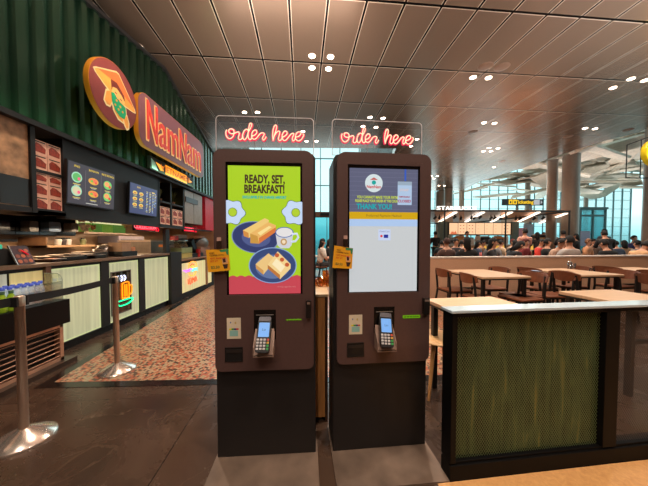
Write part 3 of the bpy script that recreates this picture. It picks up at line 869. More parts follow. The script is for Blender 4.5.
pg([(.47,.455),(.51,.46),(.51,.475),(.47,.47)], 4, .006); pg([(.58,.50),(.62,.515),(.62,.53),(.58,.515)], 4, .006)
pg([(.52,.535),(.57,.55),(.56,.565),(.52,.55)], 4, .006)
pg(bowl, 5, .006)
for u, v in ((.5,.58),(.58,.64),(.63,.7),(.54,.7),(.47,.66)):
    em.prism([(Q(u, v)[0]+.016*math.cos(i), Q(u, v)[1]+.016*math.sin(i)) for i in [j*PI/4 for j in range(8)]], .001, .012, 'yz', 1)
em.build('emblem', [lit('emblem_outline', (250, 214, 150), .75), mat('emblem_ochre', (226, 150, 60), .5, em=.2), mat('emblem_orange', (206, 104, 46), .5, em=.2), mat('emblem_skin', (240, 176, 96), .5, em=.2),
                    mat('emblem_brown', (110, 34, 22), .5, em=.1), mat('emblem_teal', (10, 150, 96), .5, em=.3)], t)

# --- name sign
ya, yb_ = Y(138.4, 120, XF), Y(203.6, 160, XF)
zt_, zb_ = Z(146, 94, XF), Z(170, 160.2, XF)
t = thing('name_sign', 'long rounded maroon name sign with red raised letters and orange rim', 'sign', (XF, (ya+yb_)/2, (zt_+zb_)/2))
hl = (yb_-ya)/2; hz = (zt_-zb_)/2
MB().prism(rrect(-hl, hl, -hz, hz, .2, 10), -.07, -.004, 'yz').build('rim', M_rim, t)
MB().prism(rrect(-hl+.006, hl-.006, -hz+.006, hz-.006, .195, 10), -.004, 0, 'yz').build('face_panel', mat('plum_sign_face', (120, 74, 80), .45, em=.15, var=.06), t)
MB().box(-.26, -.07, -hl*.6, hl*.6, -.1, .1).build('wall_mount', M_black, t)
lt = MB(); Mx = Matrix(((0, 0, 1, 0), (1, 0, 0, 0), (0, 1, 0, 0), (0, 0, 0, 1)))     # text x -> world y, text y -> z, depth -> x
yl, yr = Y(146, 120, XF), Y(201, 160, XF); wn = (yr-yl)
letters = MB()
x0 = -hl + (yl-ya)
# capital N taller, the rest smaller, set along the sign
seq = [('N', .155, 1.0), ('a', .13, .72), ('m', .21, .72), ('N', .155, .93), ('a', .13, .72), ('m', .21, .72)]
tot = sum(a for _, a, _ in seq); x = x0
for ch, a, s_ in seq:
    w_ = a/tot*wn
    tmp = MB(); tmp.text(ch.replace('a', 'a'), 1.0, Matrix.Identity(4), .1, 0, 'LEFT', .0)
    xs = [v.x for v in tmp.v]; ys = [v.y for v in tmp.v]
    hgt = .60*s_ if ch == 'N' else .60*s_*.92
    sx_ = (w_*.86)/(max(xs)-min(xs)); sy_ = hgt/(max(ys)-min(ys))
    zc = -.30 + (0 if ch == 'N' else .0)
    for pas, (gx, dpt, mi) in enumerate(((.016, .012, 0), (0, .03, 1))):
        tt = MB(); tt.text(ch, 1.0, Matrix.Identity(4), .1, 0, 'LEFT', .0 + gx*1.6)
        vs = [Vector(((v.z/.05)*dpt/2 + dpt/2, x + (v.x-min(xs))*sx_, -.28 + (v.y-min(ys))*sy_)) for v in tt.v]
        lt.add(vs, tt.f, mi)
    x += w_
lt.build('letters', [lit('letter_outline', (246, 190, 120), .8), mat('letter_red', (206, 62, 50), .4, em=.35)], t)

# --- small lit strip sign under the name sign
XG = XS + .1
ya, yb_ = Y(150, 160, XG), Y(193, 180, XG); zc = Z(171, 172.2, XG); 
t = thing('strip_sign', 'narrow black sign with lit orange writing under the name sign', 'sign', (XG, (ya+yb_)/2, zc))
hl = (yb_-ya)/2
MB().box(-.05, 0, -hl, hl, -.115, .115).build('board', M_matblack, t)
tx = MB()
tx.box(0, .004, -hl*.42-.0, hl*.62, -.085, .085, 0)
tx.text('VIETNAMESE', .15, T(.006, hl*.1, 0) @ Mx, .004, 1, 'CENTER', .002, 1.3)
tx.prism([(-hl*.8, .05), (-hl*.5, .03), (-hl*.5, -.05), (-hl*.62, -.06)], .001, .005, 'yz', 0)
tx.prism([(hl*.7, .04), (hl*.93, 0), (hl*.7, -.05)], .001, .005, 'yz', 0)
tx.prism([(-hl*.96, .08), (-hl*.82, .03), (-hl*.72, -.09), (-hl*.94, -.08)], .001, .004, 'yz', 2)
tx.build('lit_writing', [lit('orange_lit', (255, 158, 10), 1.3), mat('amber_ink', (190, 96, 10), .5, em=.3), mat('strip_blue', (150, 180, 190), .5)], t)

# --- shell of the stall: back wall, black boards
XB = -4.3
M_tile = mat('beige_kitchen_tiles', (176, 140, 108), .35, var=.08)
M_shell = struct(MB().box(XB-.1, XB, -.6, yend, 0, ZB+.05).build('wall_stall_back', M_tile))
struct(MB().box(XB, XS-.02, yend-.1, yend, 0, ZB).build('wall_stall_end', M_tile))
XD = XS - .005
zlow = Z(100, 219.3)
def board(x0p, x1p, X=XD, z0=None, z1=None):
    return Y(x0p, 241, X), Y(x1p, 241, X)
y0, y1 = Y(66.5), Y(160)
t = thing('menu_board_panel', 'black board carrying the two menu screens above the stall counter', 'board', (XD, (y0+y1)/2, zlow))
MB().box(XD-.06, XD, y0, y1, zlow, ZB-.05).build('panel', M_matblack, t, world=True)
MB().box(XD-.5, XD+.01, -.6, y0, zlow-.0, zlow+.05).build('lower_rail', M_matblack, t, world=True)
MB().box(XD-.1, XD, y0, Y(212), zlow-.03, zlow).build('soffit', M_matblack, t, world=True)
# speckled bronze mirror panel at the far left
M_mir = mat('speckled_bronze_mirror', (176, 134, 98), .35, .15, scale=9, var=.55, bump=.05)
t = thing('mirror_panel', 'mottled bronze panel in a black frame at the upper left of the stall', 'panel', (XD, Y(15), zlow+.05))
ym = Y(33)
MB().box(XD-.03, XD-.01, 1.0, ym, zlow+.05, ZB-.05).build('panel', M_mir, t, world=True)
MB().box(XD-.028, XD-.004, Y(3), Y(32.5), zlow+.06, Z(20, 177)).build('dark_inset', mat('dark_niche', (26, 20, 17), .3), t, world=True)
fm = MB(); fm.box(XD-.05, XD+.015, ym, ym+.045, zlow, ZB-.05)
fm.build('frame', M_matblack, t, world=True)
# shelf unit with printed boxes
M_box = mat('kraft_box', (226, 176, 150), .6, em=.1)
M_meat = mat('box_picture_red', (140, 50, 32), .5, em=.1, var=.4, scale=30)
ya, yb_ = Y(36.3), Y(65)
t = thing('box_rack', 'black open rack of printed boxes left of the first menu screen', 'shelf', (XD, (ya+yb_)/2, zlow))
r_ = MB(); zs = [zlow, Z(50, 174+.5), ZB-.05]
r_.box(XD-.3, XD-.28, ya, yb_, zlow, ZB-.05); r_.box(XD-.3, XD+.01, ya-.03, ya, zlow, ZB-.05); r_.box(XD-.3, XD+.01, yb_, yb_+.035, zlow, ZB-.05)
zm = Z(50, 172)
r_.box(XD-.3, XD+.01, ya, yb_, zlow, zlow+.03); r_.box(XD-.3, XD+.005, ya, yb_, zm-.03, zm)
r_.build('carcass', M_matblack, t, world=True)
def pbox(y0, y1, z0, h, label, group, X=XD):
    o = MB(); o.box(-.2, 0, 0, y1-y0, 0, h, 0)
    w_ = y1-y0
    o.prism([(w_*.12, h*.2), (w_*.88, h*.15), (w_*.92, h*.5), (w_*.6, h*.72), (w_*.3, h*.8), (w_*.1, h*.6)], 0, .003, 'yz', 1)
    o.box(0, .002, w_*.1, w_*.9, h*.86, h*.93, 2)
    q = o.build('printed_box', [M_box, M_meat, M_black]); q.location = (X-.01, y0, z0)
    return tag(q, label, 'box', group)
wq = (yb_-ya)/2
rows = [(zlow+.03, .145), (zlow+.178, .145), (zlow+.326, .145), (zm+.001, .15), (zm+.154, .15)]
for i, (z0, h) in enumerate(rows):
    for j in range(2):
        if z0+h > (zm-.03 if i < 3 else ZB-.06): h = (zm-.032 if i < 3 else ZB-.06)-z0
        pbox(ya+j*wq+.004, ya+(j+1)*wq-.004, z0, h, 'brown picture box in the %s row of the rack beside the menu screen, %s column' % (['bottom', 'second', 'third', 'fourth', 'top'][i], ['nearer', 'farther'][j]), 'printed boxes in the rack')

# --- two menu screens
def menu_screen(TL, TR, BR, BL, kind, label):
    XM = XD + .06
    c = [wl(*p, XM) for p in (TL, TR, BR, BL)]
    y0 = (c[0].y+c[3].y)/2; y1 = (c[1].y+c[2].y)/2; z1 = (c[0].z+c[1].z)/2; z0 = (c[3].z+c[2].z)/2
    w_ = y1-y0; h_ = z1-z0
    t = thing('menu_screen', label, 'screen', (XM, (y0+y1)/2, (z0+z1)/2))
    t.rotation_euler = (0, R(3), 0)
    MB().box(-.035, -.002, -w_/2-.012, w_/2+.012, -h_/2-.012, h_/2+.012).build('housing', M_black, t)
    MB().box(-.09, -.035, -.1, .1, -.1, .1).build('wall_bracket', M_black, t)
    mats = [lit('menu_bg_'+kind, (64, 58, 66) if kind == 'bowls' else (66, 72, 108), 1.0)]; p_ = MB(); p_.box(-.002, 0, -w_/2, w_/2, -h_/2, h_/2, 0)
    def mi(cc):
        m_ = lit('menu_ink_%d_%d_%d' % cc, cc, 1.15)
        if m_ not in mats: mats.append(m_)
        return mats.index(m_)
    def S(u, v): return ((u-.5)*w_, (.5-v)*h_)
    def ell(u, v, ru, rv, cc, lv):
        x, z = S(u, v); p_.prism([(x+ru*w_*math.cos(a), z+rv*h_*math.sin(a)) for a in [i*PI/10 for i in range(20)]], 0, .0006+lv*.0006, 'yz', mi(cc))
    def bx(u0, u1, v0, v1, cc, lv=1):
        a = S(u0, v0); b = S(u1, v1); p_.box(0, .0006+lv*.0006, a[0], b[0], b[1], a[1], mi(cc))
    def tx(s_, u, v, sz, cc):
        x, z = S(u, v); p_.text(s_, sz, T(.0015, x, z) @ Mx, .0008, mi(cc))
    if kind == 'bowls':
        for u in (.33, .67): bx(u-.002, u+.002, .12, .9, (110, 100, 104))
        for u, s_ in ((.16, 'PHO'), (.5, 'BANH MI'), (.83, 'RICE BOWLS')): tx(s_, u, .09, .036, (220, 190, 60))
        for i, u in enumerate((.16, .5, .83)):
            for j, v in enumerate((.35, .68)):
                if i == 0:
                    ell(u, v, .1, .13, (150, 200, 170), 1); ell(u, v, .08, .1, (90, 170, 90) if j == 0 else (200, 190, 150), 2); ell(u+.04, v+.03, .03, .04, (226, 90, 120), 3)
                elif i == 1:
                    ell(u, v, .11, .09, (206, 160, 60), 1); ell(u, v-.02, .09, .05, (224, 110, 70), 2); ell(u-.04, v, .03, .03, (120, 170, 60), 3); ell(u+.05, v+.03, .025, .03, (220, 60, 60), 3)
                else:
                    ell(u, v, .1, .12, (110, 190, 100), 1); ell(u-.02, v-.02, .06, .07, (230, 150, 90), 2); ell(u+.05, v+.04, .03, .04, (210, 60, 50), 3)
                bx(u-.07, u+.07, v+.16, v+.175, (220, 200, 90)); bx(u-.05, u+.05, v+.19, v+.2, (200, 196, 190))
        bx(.35, .6, .94, .955, (200, 200, 190))
    else:
        tx('SIDES', .28, .1, .034, (220, 190, 60))
        for u in (.16, .38):
            for v in (.3, .5, .7):
                ell(u, v, .075, .06, (222, 200, 90), 1); ell(u, v+.01, .05, .035, (196, 120, 60), 2); bx(u-.06, u+.06, v+.085, v+.1, (210, 200, 110))
        bx(.5, .503, .12, .9, (110, 116, 150))
        for k, u in enumerate((.6, .72, .84, .93)):
            n_ = 14 if k != 3 else 10
            for j in range(n_):
                v = .16 + j*.055
                bx(u-.035, u+random.uniform(0, .04), v, v+.02, random.choice([(190, 200, 220), (160, 190, 220), (220, 210, 120)]))
        bx(.78, .9, .12, .16, (210, 180, 70))
    p_.build('picture', mats, t)
menu_screen((68, 161), (115.5, 175), (112.7, 209.5), (68, 202), 'bowls', 'dark menu screen picturing bowls and baguettes, the nearer of the two')
menu_screen((131, 182), (158, 191.5), (155.6, 216.5), (129, 212), 'sides', 'bluish menu screen picturing small dishes and price lines, the farther of the two')

# --- far end of the fascia recess: lit jars, boxes, pale cabinets, red panel
y0, y1 = Y(160), Y(170)
t = thing('display_niche', 'dark niche with lit shelf beyond the farther menu screen', 'shelf', (XD, (y0+y1)/2, zlow))
n_ = MB(); n_.box(XD-.35, XD-.33, y0, Y(185), zlow, ZB-.05, 0)
for yy in (y0, Y(172), Y(184.5)): n_.box(XD-.33, XD, yy-.02, yy+.03, zlow, ZB-.05, 0)
for z in (zlow, (zlow+ZB)/2-.02): n_.box(XD-.33, XD, y0, Y(184.5), z, z+.03, 0)
n_.build('carcass', M_matblack, t, world=True)
MB().box(XD-.31, XD-.29, Y(173.5), Y(183.5), (zlow+ZB)/2+.02, (zlow+ZB)/2+.05).build('light_strip', lit('warm_lime_led', (226, 220, 90), 3.5), t, world=True)
for i, (xa_, xb_) in enumerate(((161.5, 166), (167, 171), (174, 178.5), (179, 183.5))):
    for j in range(2):
        pbox(Y(xa_), Y(xb_), zlow+.03+j*.17, .16, 'brown picture box in the far niche, stack %s, %s' % (['nearest the menu screens', 'second along', 'third along', 'farthest along'][i], ['below', 'above']
            [j]), 'printed boxes in the far niche')
def plant(x, y, z, h, label, cl=(50, 80, 30)):
    t = thing('leafy_plant', label, 'plant', (x, y, z))
    MB().lathe([(.03, 0), (.045, .07), (.04, .07), (.02, .01)], 14).build('pot', mat('clay_pot', (120, 80, 56), .6), t)
    m_ = MB()
    for i in range(26):
        a = random.uniform(0, 2*PI); r = random.uniform(.04, .11); hh = random.uniform(.5, 1)*h
        p0 = Vector((0, 0, .06)); p1 = Vector((r*.5*math.cos(a), r*.5*math.sin(a), hh*.8)); p2 = Vector((r*math.cos(a), r*math.sin(a), hh))
        s_ = Vector((-math.sin(a), math.cos(a), 0))*.014
        m_.add([p0, p1-s_, p1+s_, p2], [(0, 1, 2), (1, 3, 2)])
    m_.build('leaves', mat('leaf_green_%d' % cl[1], cl, .5, var=.3), t)
for i, x in enumerate((163.5, 168.5, 176, 181)):
    plant(XD-.15, Y(x), (zlow+ZB)/2+.012, .3, 'small plant on the upper niche shelf, %s' % ['nearest the menu screens', 'second from the menu screens', 'third from the menu screens', 'farthest from the menu screens'][i], (70, 80, 40))
ya, yb_ = Y(185.5), Y(203)
t = thing('wall_cabinet', 'pale grey two-door wall cabinet near the far end of the stall', 'cabinet', (XD, (ya+yb_)/2, zlow-.1))
zc0 = Z(192, 224)
MB().box(XD-.35, XD-.02, ya, yb_, zc0, ZB-.05).build('body', M_matblack, t, world=True)
for a, b in ((ya+.01, Y(194.5)-.01), (Y(194.5)+.01, Y(203)-.01)):
    d = MB().box(XD-.02, XD, a, b, zc0+.01, ZB-.07).build('door', mat('pale_grey_door', (150, 138, 126), .4), t, world=True)
MB().box(XD-.0, XD+.02, Y(186), Y(198), Z(190, 203), Z(190, 198)).build('dark_label_rail', mat('dark_wood_rail', (46, 30, 24), .4), t, world=True)
t = tag(MB().box(XD-.3, XD+.01, Y(205.5), Y(213.5), Z(208, 230), ZB-.05).build('red_panel', mat('crimson_panel', (190, 26, 44), .5, em=.1)), 'crimson panel at the far end under the green fascia', 'panel')

# ---- back kitchen: black wall cupboards, pass-through with hanging garlic, tiles
zc0 = Z(40, 235, XB+.35); zc1 = Z(76, 217, XB+.35)+.12; yc = Y(76.5, 241, XB+.35)
t = thing('wall_cupboard', 'black glossy wall cupboards above the tiled splashback', 'cupboard', (XB+.35, 1.6, zc0))
MB().box(XB, XB+.33, .5, yc, zc0, zc1+.5).build('body', M_matblack, t, world=True)
ys = [Y(p, 241, XB+.35) for p in (-20, 16, 40, 58, 76.3)]
for a, b in zip(ys, ys[1:]):
    MB().box(XB+.33, XB+.35, a+.006, b-.006, zc0+.006, zc1+.48).build('door', mat('gloss_black_door', (12, 12, 13), .15), t, world=True)
tp_ = [('grey container', 21, 30, (70, 64, 60)), ('blue-grey container', 41, 53, (74, 92, 116)), ('pale carton', 64, 71, (110, 104, 98))]
for i, (nm, a, b, cc) in enumerate(tp_):
    X = XB+.36
    o = MB(); o.prism(rrect(Y(a, 241, X), Y(b, 241, X), Z((a+b)/2, 231.5, X), Z((a+b)/2, 221+i, X), .02), X, X+.12, 'yz', 0)
    o.box(X+.12, X+.122, Y(a, 241, X)+.03, Y(b, 241, X)-.03, Z((a+b)/2, 230, X), Z((a+b)/2, 226.5, X), 1)
    o.build('stored_box', [mat('container_%d' % i, cc, .4), mat('container_lid_%d' % i, tuple(min(255, int(v*1.5)) for v in cc), .4)], t, world=True)['label'] = nm
# pass-through window with green crates beyond
Xw = XB + .02
a, b = Y(77.5, 241, Xw), Y(131, 241, Xw); z0, z1 = Z(100, 232.5, Xw), Z(100, 215, Xw)
t = thing('pass_window', 'bright pass-through opening with green crates behind the counter', 'opening', (Xw, (a+b)/2, z0))
MB().box(Xw-.01, Xw+.004, a, b, z0, z1+.35).build('bright_panel', lit('cream_glow_sheet', (226, 220, 164), 1.0), t, world=True)  # glowing sheet stands in for the lit space beyond the opening
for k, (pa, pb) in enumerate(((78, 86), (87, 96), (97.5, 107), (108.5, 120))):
    MB().box(Xw+.01, Xw+.12, Y(pa, 241, Xw), Y(pb, 241, Xw), z0, Z(100, 224.2, Xw)).build('green_crate', mat('lime_crate_%d' % (k % 2), ((120, 160, 60), (96, 146, 64))[k % 2], .5, em=.4), t, world=True)  # crates given emission for brightness, no lamp sits in them
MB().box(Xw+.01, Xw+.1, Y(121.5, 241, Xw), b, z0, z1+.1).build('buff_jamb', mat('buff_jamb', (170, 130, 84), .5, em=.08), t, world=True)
fr = MB(); fr.box(Xw, Xw+.14, a-.03, b+.03, z0-.03, z0); fr.build('sill', M_steel, t, world=True)
for i, (x, y, s_) in enumerate(((82, 219, .07), (88, 218.5, .07), (94, 219.5, .06), (85, 228, .08), (93, 227.5, .05), (101, 218.5, .05), (106, 219, .045), (111, 220, .035), (126, 226.5, .03))):
    X = Xw + .3; p = wl(x, y, X)
    o = MB()
    for j in range(9):
        o.ball((random.uniform(-s_, s_)*.6, random.uniform(-s_, s_), random.uniform(-s_, s_)*.7), s_*.42, 0, 8)
    o.tube([(0, 0, s_*.5), (0, 0, zlow-p.z+.05)], .003, 5, 1)
    o = o.build('hanging_garlic', [mat('garlic_brown_%d' % (i % 2), ((170, 110, 60), (214, 186, 146))[i % 2], .6, em=.05, var=.4), M_black]); o.location = p
    tag(o, 'bunch of dried bulbs hanging in the pass-through, ' + ['nearest of the upper row', 'second of the upper row', 'third of the upper row', 'big low bunch nearest the cupboards', 'red-brown low bunch', 'fourth of the upper row', 'fifth of the upper row', 'last of the upper row', 'tiny one by the buff jamb'][i], 'hanging bulbs', 'bulbs hanging in the pass-through')
# tilted ledge shelf on the splashback
Xs = XB + .4
p0, p1 = wl(46, 240, Xs), wl(95, 240, Xs)
t = thing('wall_shelf', 'wooden ledge shelf with a sloping side under the black cupboards', 'shelf', (Xs, (p0.y+p1.y)/2, Z(70, 247, Xs)))
zsh = Z(70, 247, Xs)
MB().box(XB, Xs, p0.y, p1.y, zsh, zsh+.03).build('board', mat('shelf_maple', (168, 130, 96), .4), t, world=True)
MB().prism([(p0.y, zsh), (p0.y+.02, zsh), (p0.y+.02, Z(46, 237, Xs)), (p0.y, Z(46, 237, Xs))], XB, Xs, 'yz').build('side_panel', mat('shelf_side', (130, 92, 64), .4), t, world=True)
for i, (pa, cc) in enumerate(((58, (200, 190, 180)), (63, (60, 50, 50)), (68, (206, 196, 190)), (83, (120, 120, 80)))):
    X = Xs-.12; y = Y(pa, 241, X)
    o = MB(); o.lathe([(.035, 0), (.045, .07), (.045, .09), (.02, .10)], 14, 0); o.lathe([(.03, .1), (.03, .12)], 12, 1)
    o = o.build('spice_tub', [mat('tub_%d' % i, cc, .5), M_black]); o.location = (X, y, zsh+.03)
    tag(o, 'small tub on the wooden ledge shelf, ' + ['pale and nearest', 'dark second one', 'pale third one', 'olive one at the far end'][i], 'tub')

# ================================================================== COUNTERS
M_frost = None
def backlit(name, c1, c2, em, seed=0):
    m = bpy.data.materials.new(name); m.use_nodes = True; nt = m.node_tree; b = nt.nodes['Principled BSDF']
    tc = nt.nodes.new('ShaderNodeTexCoord'); mp = nt.nodes.new('ShaderNodeMapping'); mp.inputs['Scale'].default_value = (1, 26, .8); mp.inputs['Location'].default_value = (seed, seed, 0)
    n = nt.nodes.new('ShaderNodeTexNoise'); n.inputs['Scale'].default_value = 1; n.inputs['Detail'].default_value = 4
    nt.links.new(tc.outputs['Object'], mp.inputs['Vector']); nt.links.new(mp.outputs['Vector'], n.inputs['Vector'])
    r = nt.nodes.new('ShaderNodeValToRGB'); r.color_ramp.elements[0].position = .3; r.color_ramp.elements[1].position = .7
    r.color_ramp.elements[0].color = lin(c1); r.color_ramp.elements[1].color = lin(c2)
    nt.links.new(n.outputs['Fac'], r.inputs['Fac'])
    nt.links.new(r.outputs['Color'], b.inputs['Base Color']); nt.links.new(r.outputs['Color'], b.inputs['Emission Color'])
    b.inputs['Emission Strength'].default_value = em; b.inputs['Roughness'].default_value = .3
    return m
M_f1 = backlit('frosted_reeded_panel', (158, 162, 130), (182, 186, 152), .66)
M_f2 = backlit('frosted_reeded_panel_bright', (190, 180, 130), (222, 214, 160), .6, 3)
M_edge = lit('backlight_edge', (214, 222, 160), .85)
zct = Z(100, 258.6); zpt = Z(110, 262.9); zpb = Z(108, 324.5); zf = 0
M_ctop = mat('grey_brown_counter_top', (120, 94, 74), .3, var=.15)
t = thing('service_counter', 'long stall counter with backlit reeded panels in black frames', 'counter', (XS-.3, Y(100), 0))
yc0, yc1 = .6, Y(167.5)
MB().box(XS-.62, XS+.035, yc0, Y(167.6), zct-.035, zct).build('countertop', M_ctop, t, bevel=.004, world=True)
MB().box(XS-.55, XS-.03, yc0, yc1, .1, zct-.036).build('carcass', M_matblack, t, world=True)
MB().box(XS-.55, XS-.01, yc0, yc1, 0, .1).build('plinth', mat('plinth_black', (14, 12, 11), .25), t, world=True)
fr = MB()
fr.box(XS-.03, XS, yc0, yc1, zpt, zct-.036); fr.box(XS-.03, XS+.0, yc0, yc1, .09, zpb)
for pa, pb in ((99.5, 107.5), (138, 143.5), (43, 48)):
    fr.box(XS-.03, XS+.012, Y(pa), Y(pb), .09, zct-.037)
fr.build('front_frame', M_matblack, t, world=True)
for k, (pa, pb) in enumerate(((48.5, 99), (108, 137.5), (144, 167.5))):
    p_ = MB().box(XS-.025, XS-.006, Y(pa), Y(pb), zpb, zpt).build('reeded_panel', M_f1, t, world=True)
    e_ = MB(); a, b = Y(pa), Y(pb)
    e_.box(XS-.006, XS-.003, a, b, zpb, zpb+.012); e_.box(XS-.006, XS-.003, a, b, zpt-.014, zpt); e_.box(XS-.006, XS-.003, b-.014, b, zpb, zpt)
    e_.build('edge_glow', M_edge, p_, world=True)
MB().box(XS-.02, XS-.006, Y(10), Y(43), Z(20, 325), zpt).build('pale_yellow_panel', backlit('pale_yellow_panel', (196, 176, 116), (214, 196, 136), .5, 5), t, world=True)
MB().box(XS-.02, XS-.006, Y(-30), Y(6), Z(20, 325), zpt).build('grey_glow_panel', backlit('grey_glow_panel', (150, 150, 132), (190, 190, 170), .5, 8), t, world=True)
MB().box(XS-.02, XS+.03, Y(42), Y(47.5), .1, zct-.036).build('brown_post', mat('brown_post', (92, 62, 46), .4), t, world=True)
# black pier between the counters
t = tag(MB().box(XS-.5, XS+.05, Y(168), Y(179), 0, Z(170, 252.5)).build('counter_pier', M_matblack, bevel=.004), 'black pier dividing the high counter from the lower far counter', 'pier')
# second lower counter
y0, y1 = Y(179.5), Y(214)
z2 = Z(185, 259.2)
t = thing('far_counter', 'lower far stall counter with bright backlit panels', 'counter', (XS-.3, (y0+y1)/2, 0))
MB().box(XS-.6, XS+.03, y0, y1, z2-.03, z2).build('countertop', mat('brown_counter_top', (150, 112, 84), .3), t, world=True)
MB().box(XS-.55, XS-.02, y0, y1, 0, z2-.03).build('carcass', M_matblack, t, world=True)
MB().box(XS-.02, XS, y0, Y(205), .12, z2-.09).build('reeded_panel', M_f2, t, world=True)
MB().box(XS-.02, XS, Y(207), Y(211), .12, z2-.09).build('reeded_panel', M_f2, t, world=True)
MB().box(XS-.02, XS+.015, Y(205.2), Y(206.8), .1, z2-.03).build('wood_post', mat('ochre_post', (150, 104, 60), .4), t, world=True)

# --- neon pictures on the panels
def neon_pic(name, label, yc, zc, strokes, box=None, X=XS+.02):
    t = thing(name, label, 'neon sign', (X, yc, zc))
    if box:
        MB().box(-.012, -.008, -box[0], box[0], -box[1], box[1]).build('backing_panel', glass('smoky_backing', (150, 140, 132), .5), t)
        e = MB()
        for a, b, c_, d_ in ((-box[0], -box[0]+.01, -box[1], box[1]), (box[0]-.01, box[0], -box[1], box[1]), (-box[0], box[0], box[1]-.01, box[1]), (-box[0], box[0], -box[1], -box[1]+.01)):
            e.box(-.015, .0, a, b, c_, d_)
        e.build('panel_edge', mat('grey_panel_edge', (110, 100, 96), .3), t)
    g = {}
    for pts, nm, cc in strokes:
        g.setdefault((nm, cc), []).append(pts)
    for (nm, cc), lst in g.items():
        m_ = MB()
        for pts in lst: m_.tube([(0.004, a, b) for a, b in spline([(p[0], p[1], 0) for p in pts], 4) for a, b in [(a, b)]] if False else [(0.004, q.x, q.y) for q in spline([(p[0], p[1], 0) for p in pts], 4)], .0085, 8)
        m_.build(nm, lit('neon_%s' % nm, cc, 2.2), t)
yc, zc = Y(120), Z(120, 292)
b0 = (Y(129)-Y(109))/2
neon_pic('neon_cup_sign', 'neon sign of an orange steaming cup over a green saucer on the counter front', (Y(129)+Y(109))/2, zc, [
    ([(.0, .12), (.0, -.09), (.02, -.1), (.12, -.1), (.135, -.09), (.135, .12), (0, .12)], 'orange_tube', (255, 130, 10)),
    ([(.135, .07), (.19, .07), (.2, 0), (.18, -.06), (.135, -.06)], 'orange_tube', (255, 130, 10)),
    ([(.05, .1), (.05, -.08)], 'orange_tube', (255, 130, 10)), ([(.09, .1), (.09, -.08)], 'orange_tube', (255, 130, 10)),
    ([(-.1, -.13), (.2, -.13), (.19, -.17), (.1, -.2), (-.04, -.2), (-.09, -.17), (-.1, -.13)], 'green_tube', (10, 255, 150)),
    ([(-.08, .16), (-.05, .2), (-.08, .24)], 'white_tube', (220, 225, 255)), ([(-.02, .16), (.01, .2), (-.02, .24)], 'white_tube', (220, 225, 255)),
    ([(.04, .16), (.07, .2), (.04, .24)], 'white_tube', (220, 225, 255))], (b0, .31))
neon_pic('neon_burger_sign', 'neon sign of a filled roll in orange, violet and cyan on the far counter', Y(190.6), Z(190.6, 271.5), [
    ([(-.16, .09), (-.13, .19), (0, .23), (.17, .2), (.22, .09), (-.16, .09)], 'orange_roll_tube', (255, 150, 10)),
    ([(-.08, .14), (.0, .17), (.1, .14)], 'red_tube', (255, 60, 20)), ([(-.06, .1), (.02, .14), (.14, .1)], 'orange_roll_tube', (255, 150, 10)),
    ([(-.4, .06), (-.2, .05), (-.08, .07), (.02, .04)], 'violet_tube', (180, 60, 255)), ([(-.3, .02), (-.1, .03)], 'violet_tube', (180, 60, 255)),
    ([(0, .03), (.1, .06), (.28, .05)], 'cyan_tube', (20, 220, 220)), ([(.0, .0), (.12, .02), (.28, .0)], 'cyan_tube', (20, 220, 220)),
    ([(-.14, -.02), (-.1, -.08), (.08, -.1), (.18, -.05), (.2, -.01)], 'orange_roll_tube', (255, 150, 10)),
    ([(-.2, -.15), (-.18, -.27)], 'red_tube', (255, 60, 20)), ([(-.12, -.15), (-.04, -.16), (-.06, -.26), (-.12, -.27), (-.12, -.15)], 'red_tube', (255, 60, 20)),
    ([(.02, -.27), (.02, -.15), (.08, -.22), (.1, -.15), (.1, -.26)], 'red_tube', (255, 60, 20)), ([(.16, -.26), (.18, -.14), (.24, -.25)], 'red_tube', (255, 60, 20))])

# --- chiller with bottles in front of the counter
xf = fl(0, 402).x; xf = -2.53
pR = wl(70.6, 321.7, xf); zb1 = pR.z; zt1 = Z(70, 298.5, xf); yR = pR.y
t = thing('bottle_chiller', 'low black open chiller with louvred base in front of the counter', 'chiller', (xf, yR-.5, 0))
MB().box(XS+.04, xf, .3, yR, zb1, zt1).build('front_panel', mat('gloss_black_panel', (6, 5, 6), .35, spec=.2), t, bevel=.004, world=True)
MB().box(XS+.03, xf+.04, .3, yR+.02, 0, .045).build('plinth', mat('dark_stone_plinth', (62, 48, 40), .3), t, world=True)
yL = Y(60, 241, xf-.03)
MB().box(XS+.04, xf-.08, .3, yL-.02, .045, zb1).build('base', mat('base_black', (20, 16, 14), .5), t, world=True)
sl = MB(); M_lou = mat('bronze_louvre', (196, 152, 126), .3, .5)
for i in range(7):
    z = .085 + i*.045
    sl.prism([(xf-.075, z-.012), (xf-.07, z-.014), (xf-.03, z+.008), (xf-.035, z+.012)], .3, yL-.03, 'xz')
sl.build('louvre', M_lou, t, world=True)
fr = MB(); fr.box(XS+.05, xf-.025, yL-.035, yL+.0, .045, zb1); fr.box(xf-.06, xf-.025, .3, yL, zb1-.03, zb1); fr.box(xf-.06, xf-.025, .3, yL, .045, .075)
fr.build('louvre_frame', M_lou, t, world=True)
gz0, gz1 = zt1, Z(55, 273.5, xf-.1)
xg = wl(62.3, 285, 0-1).x
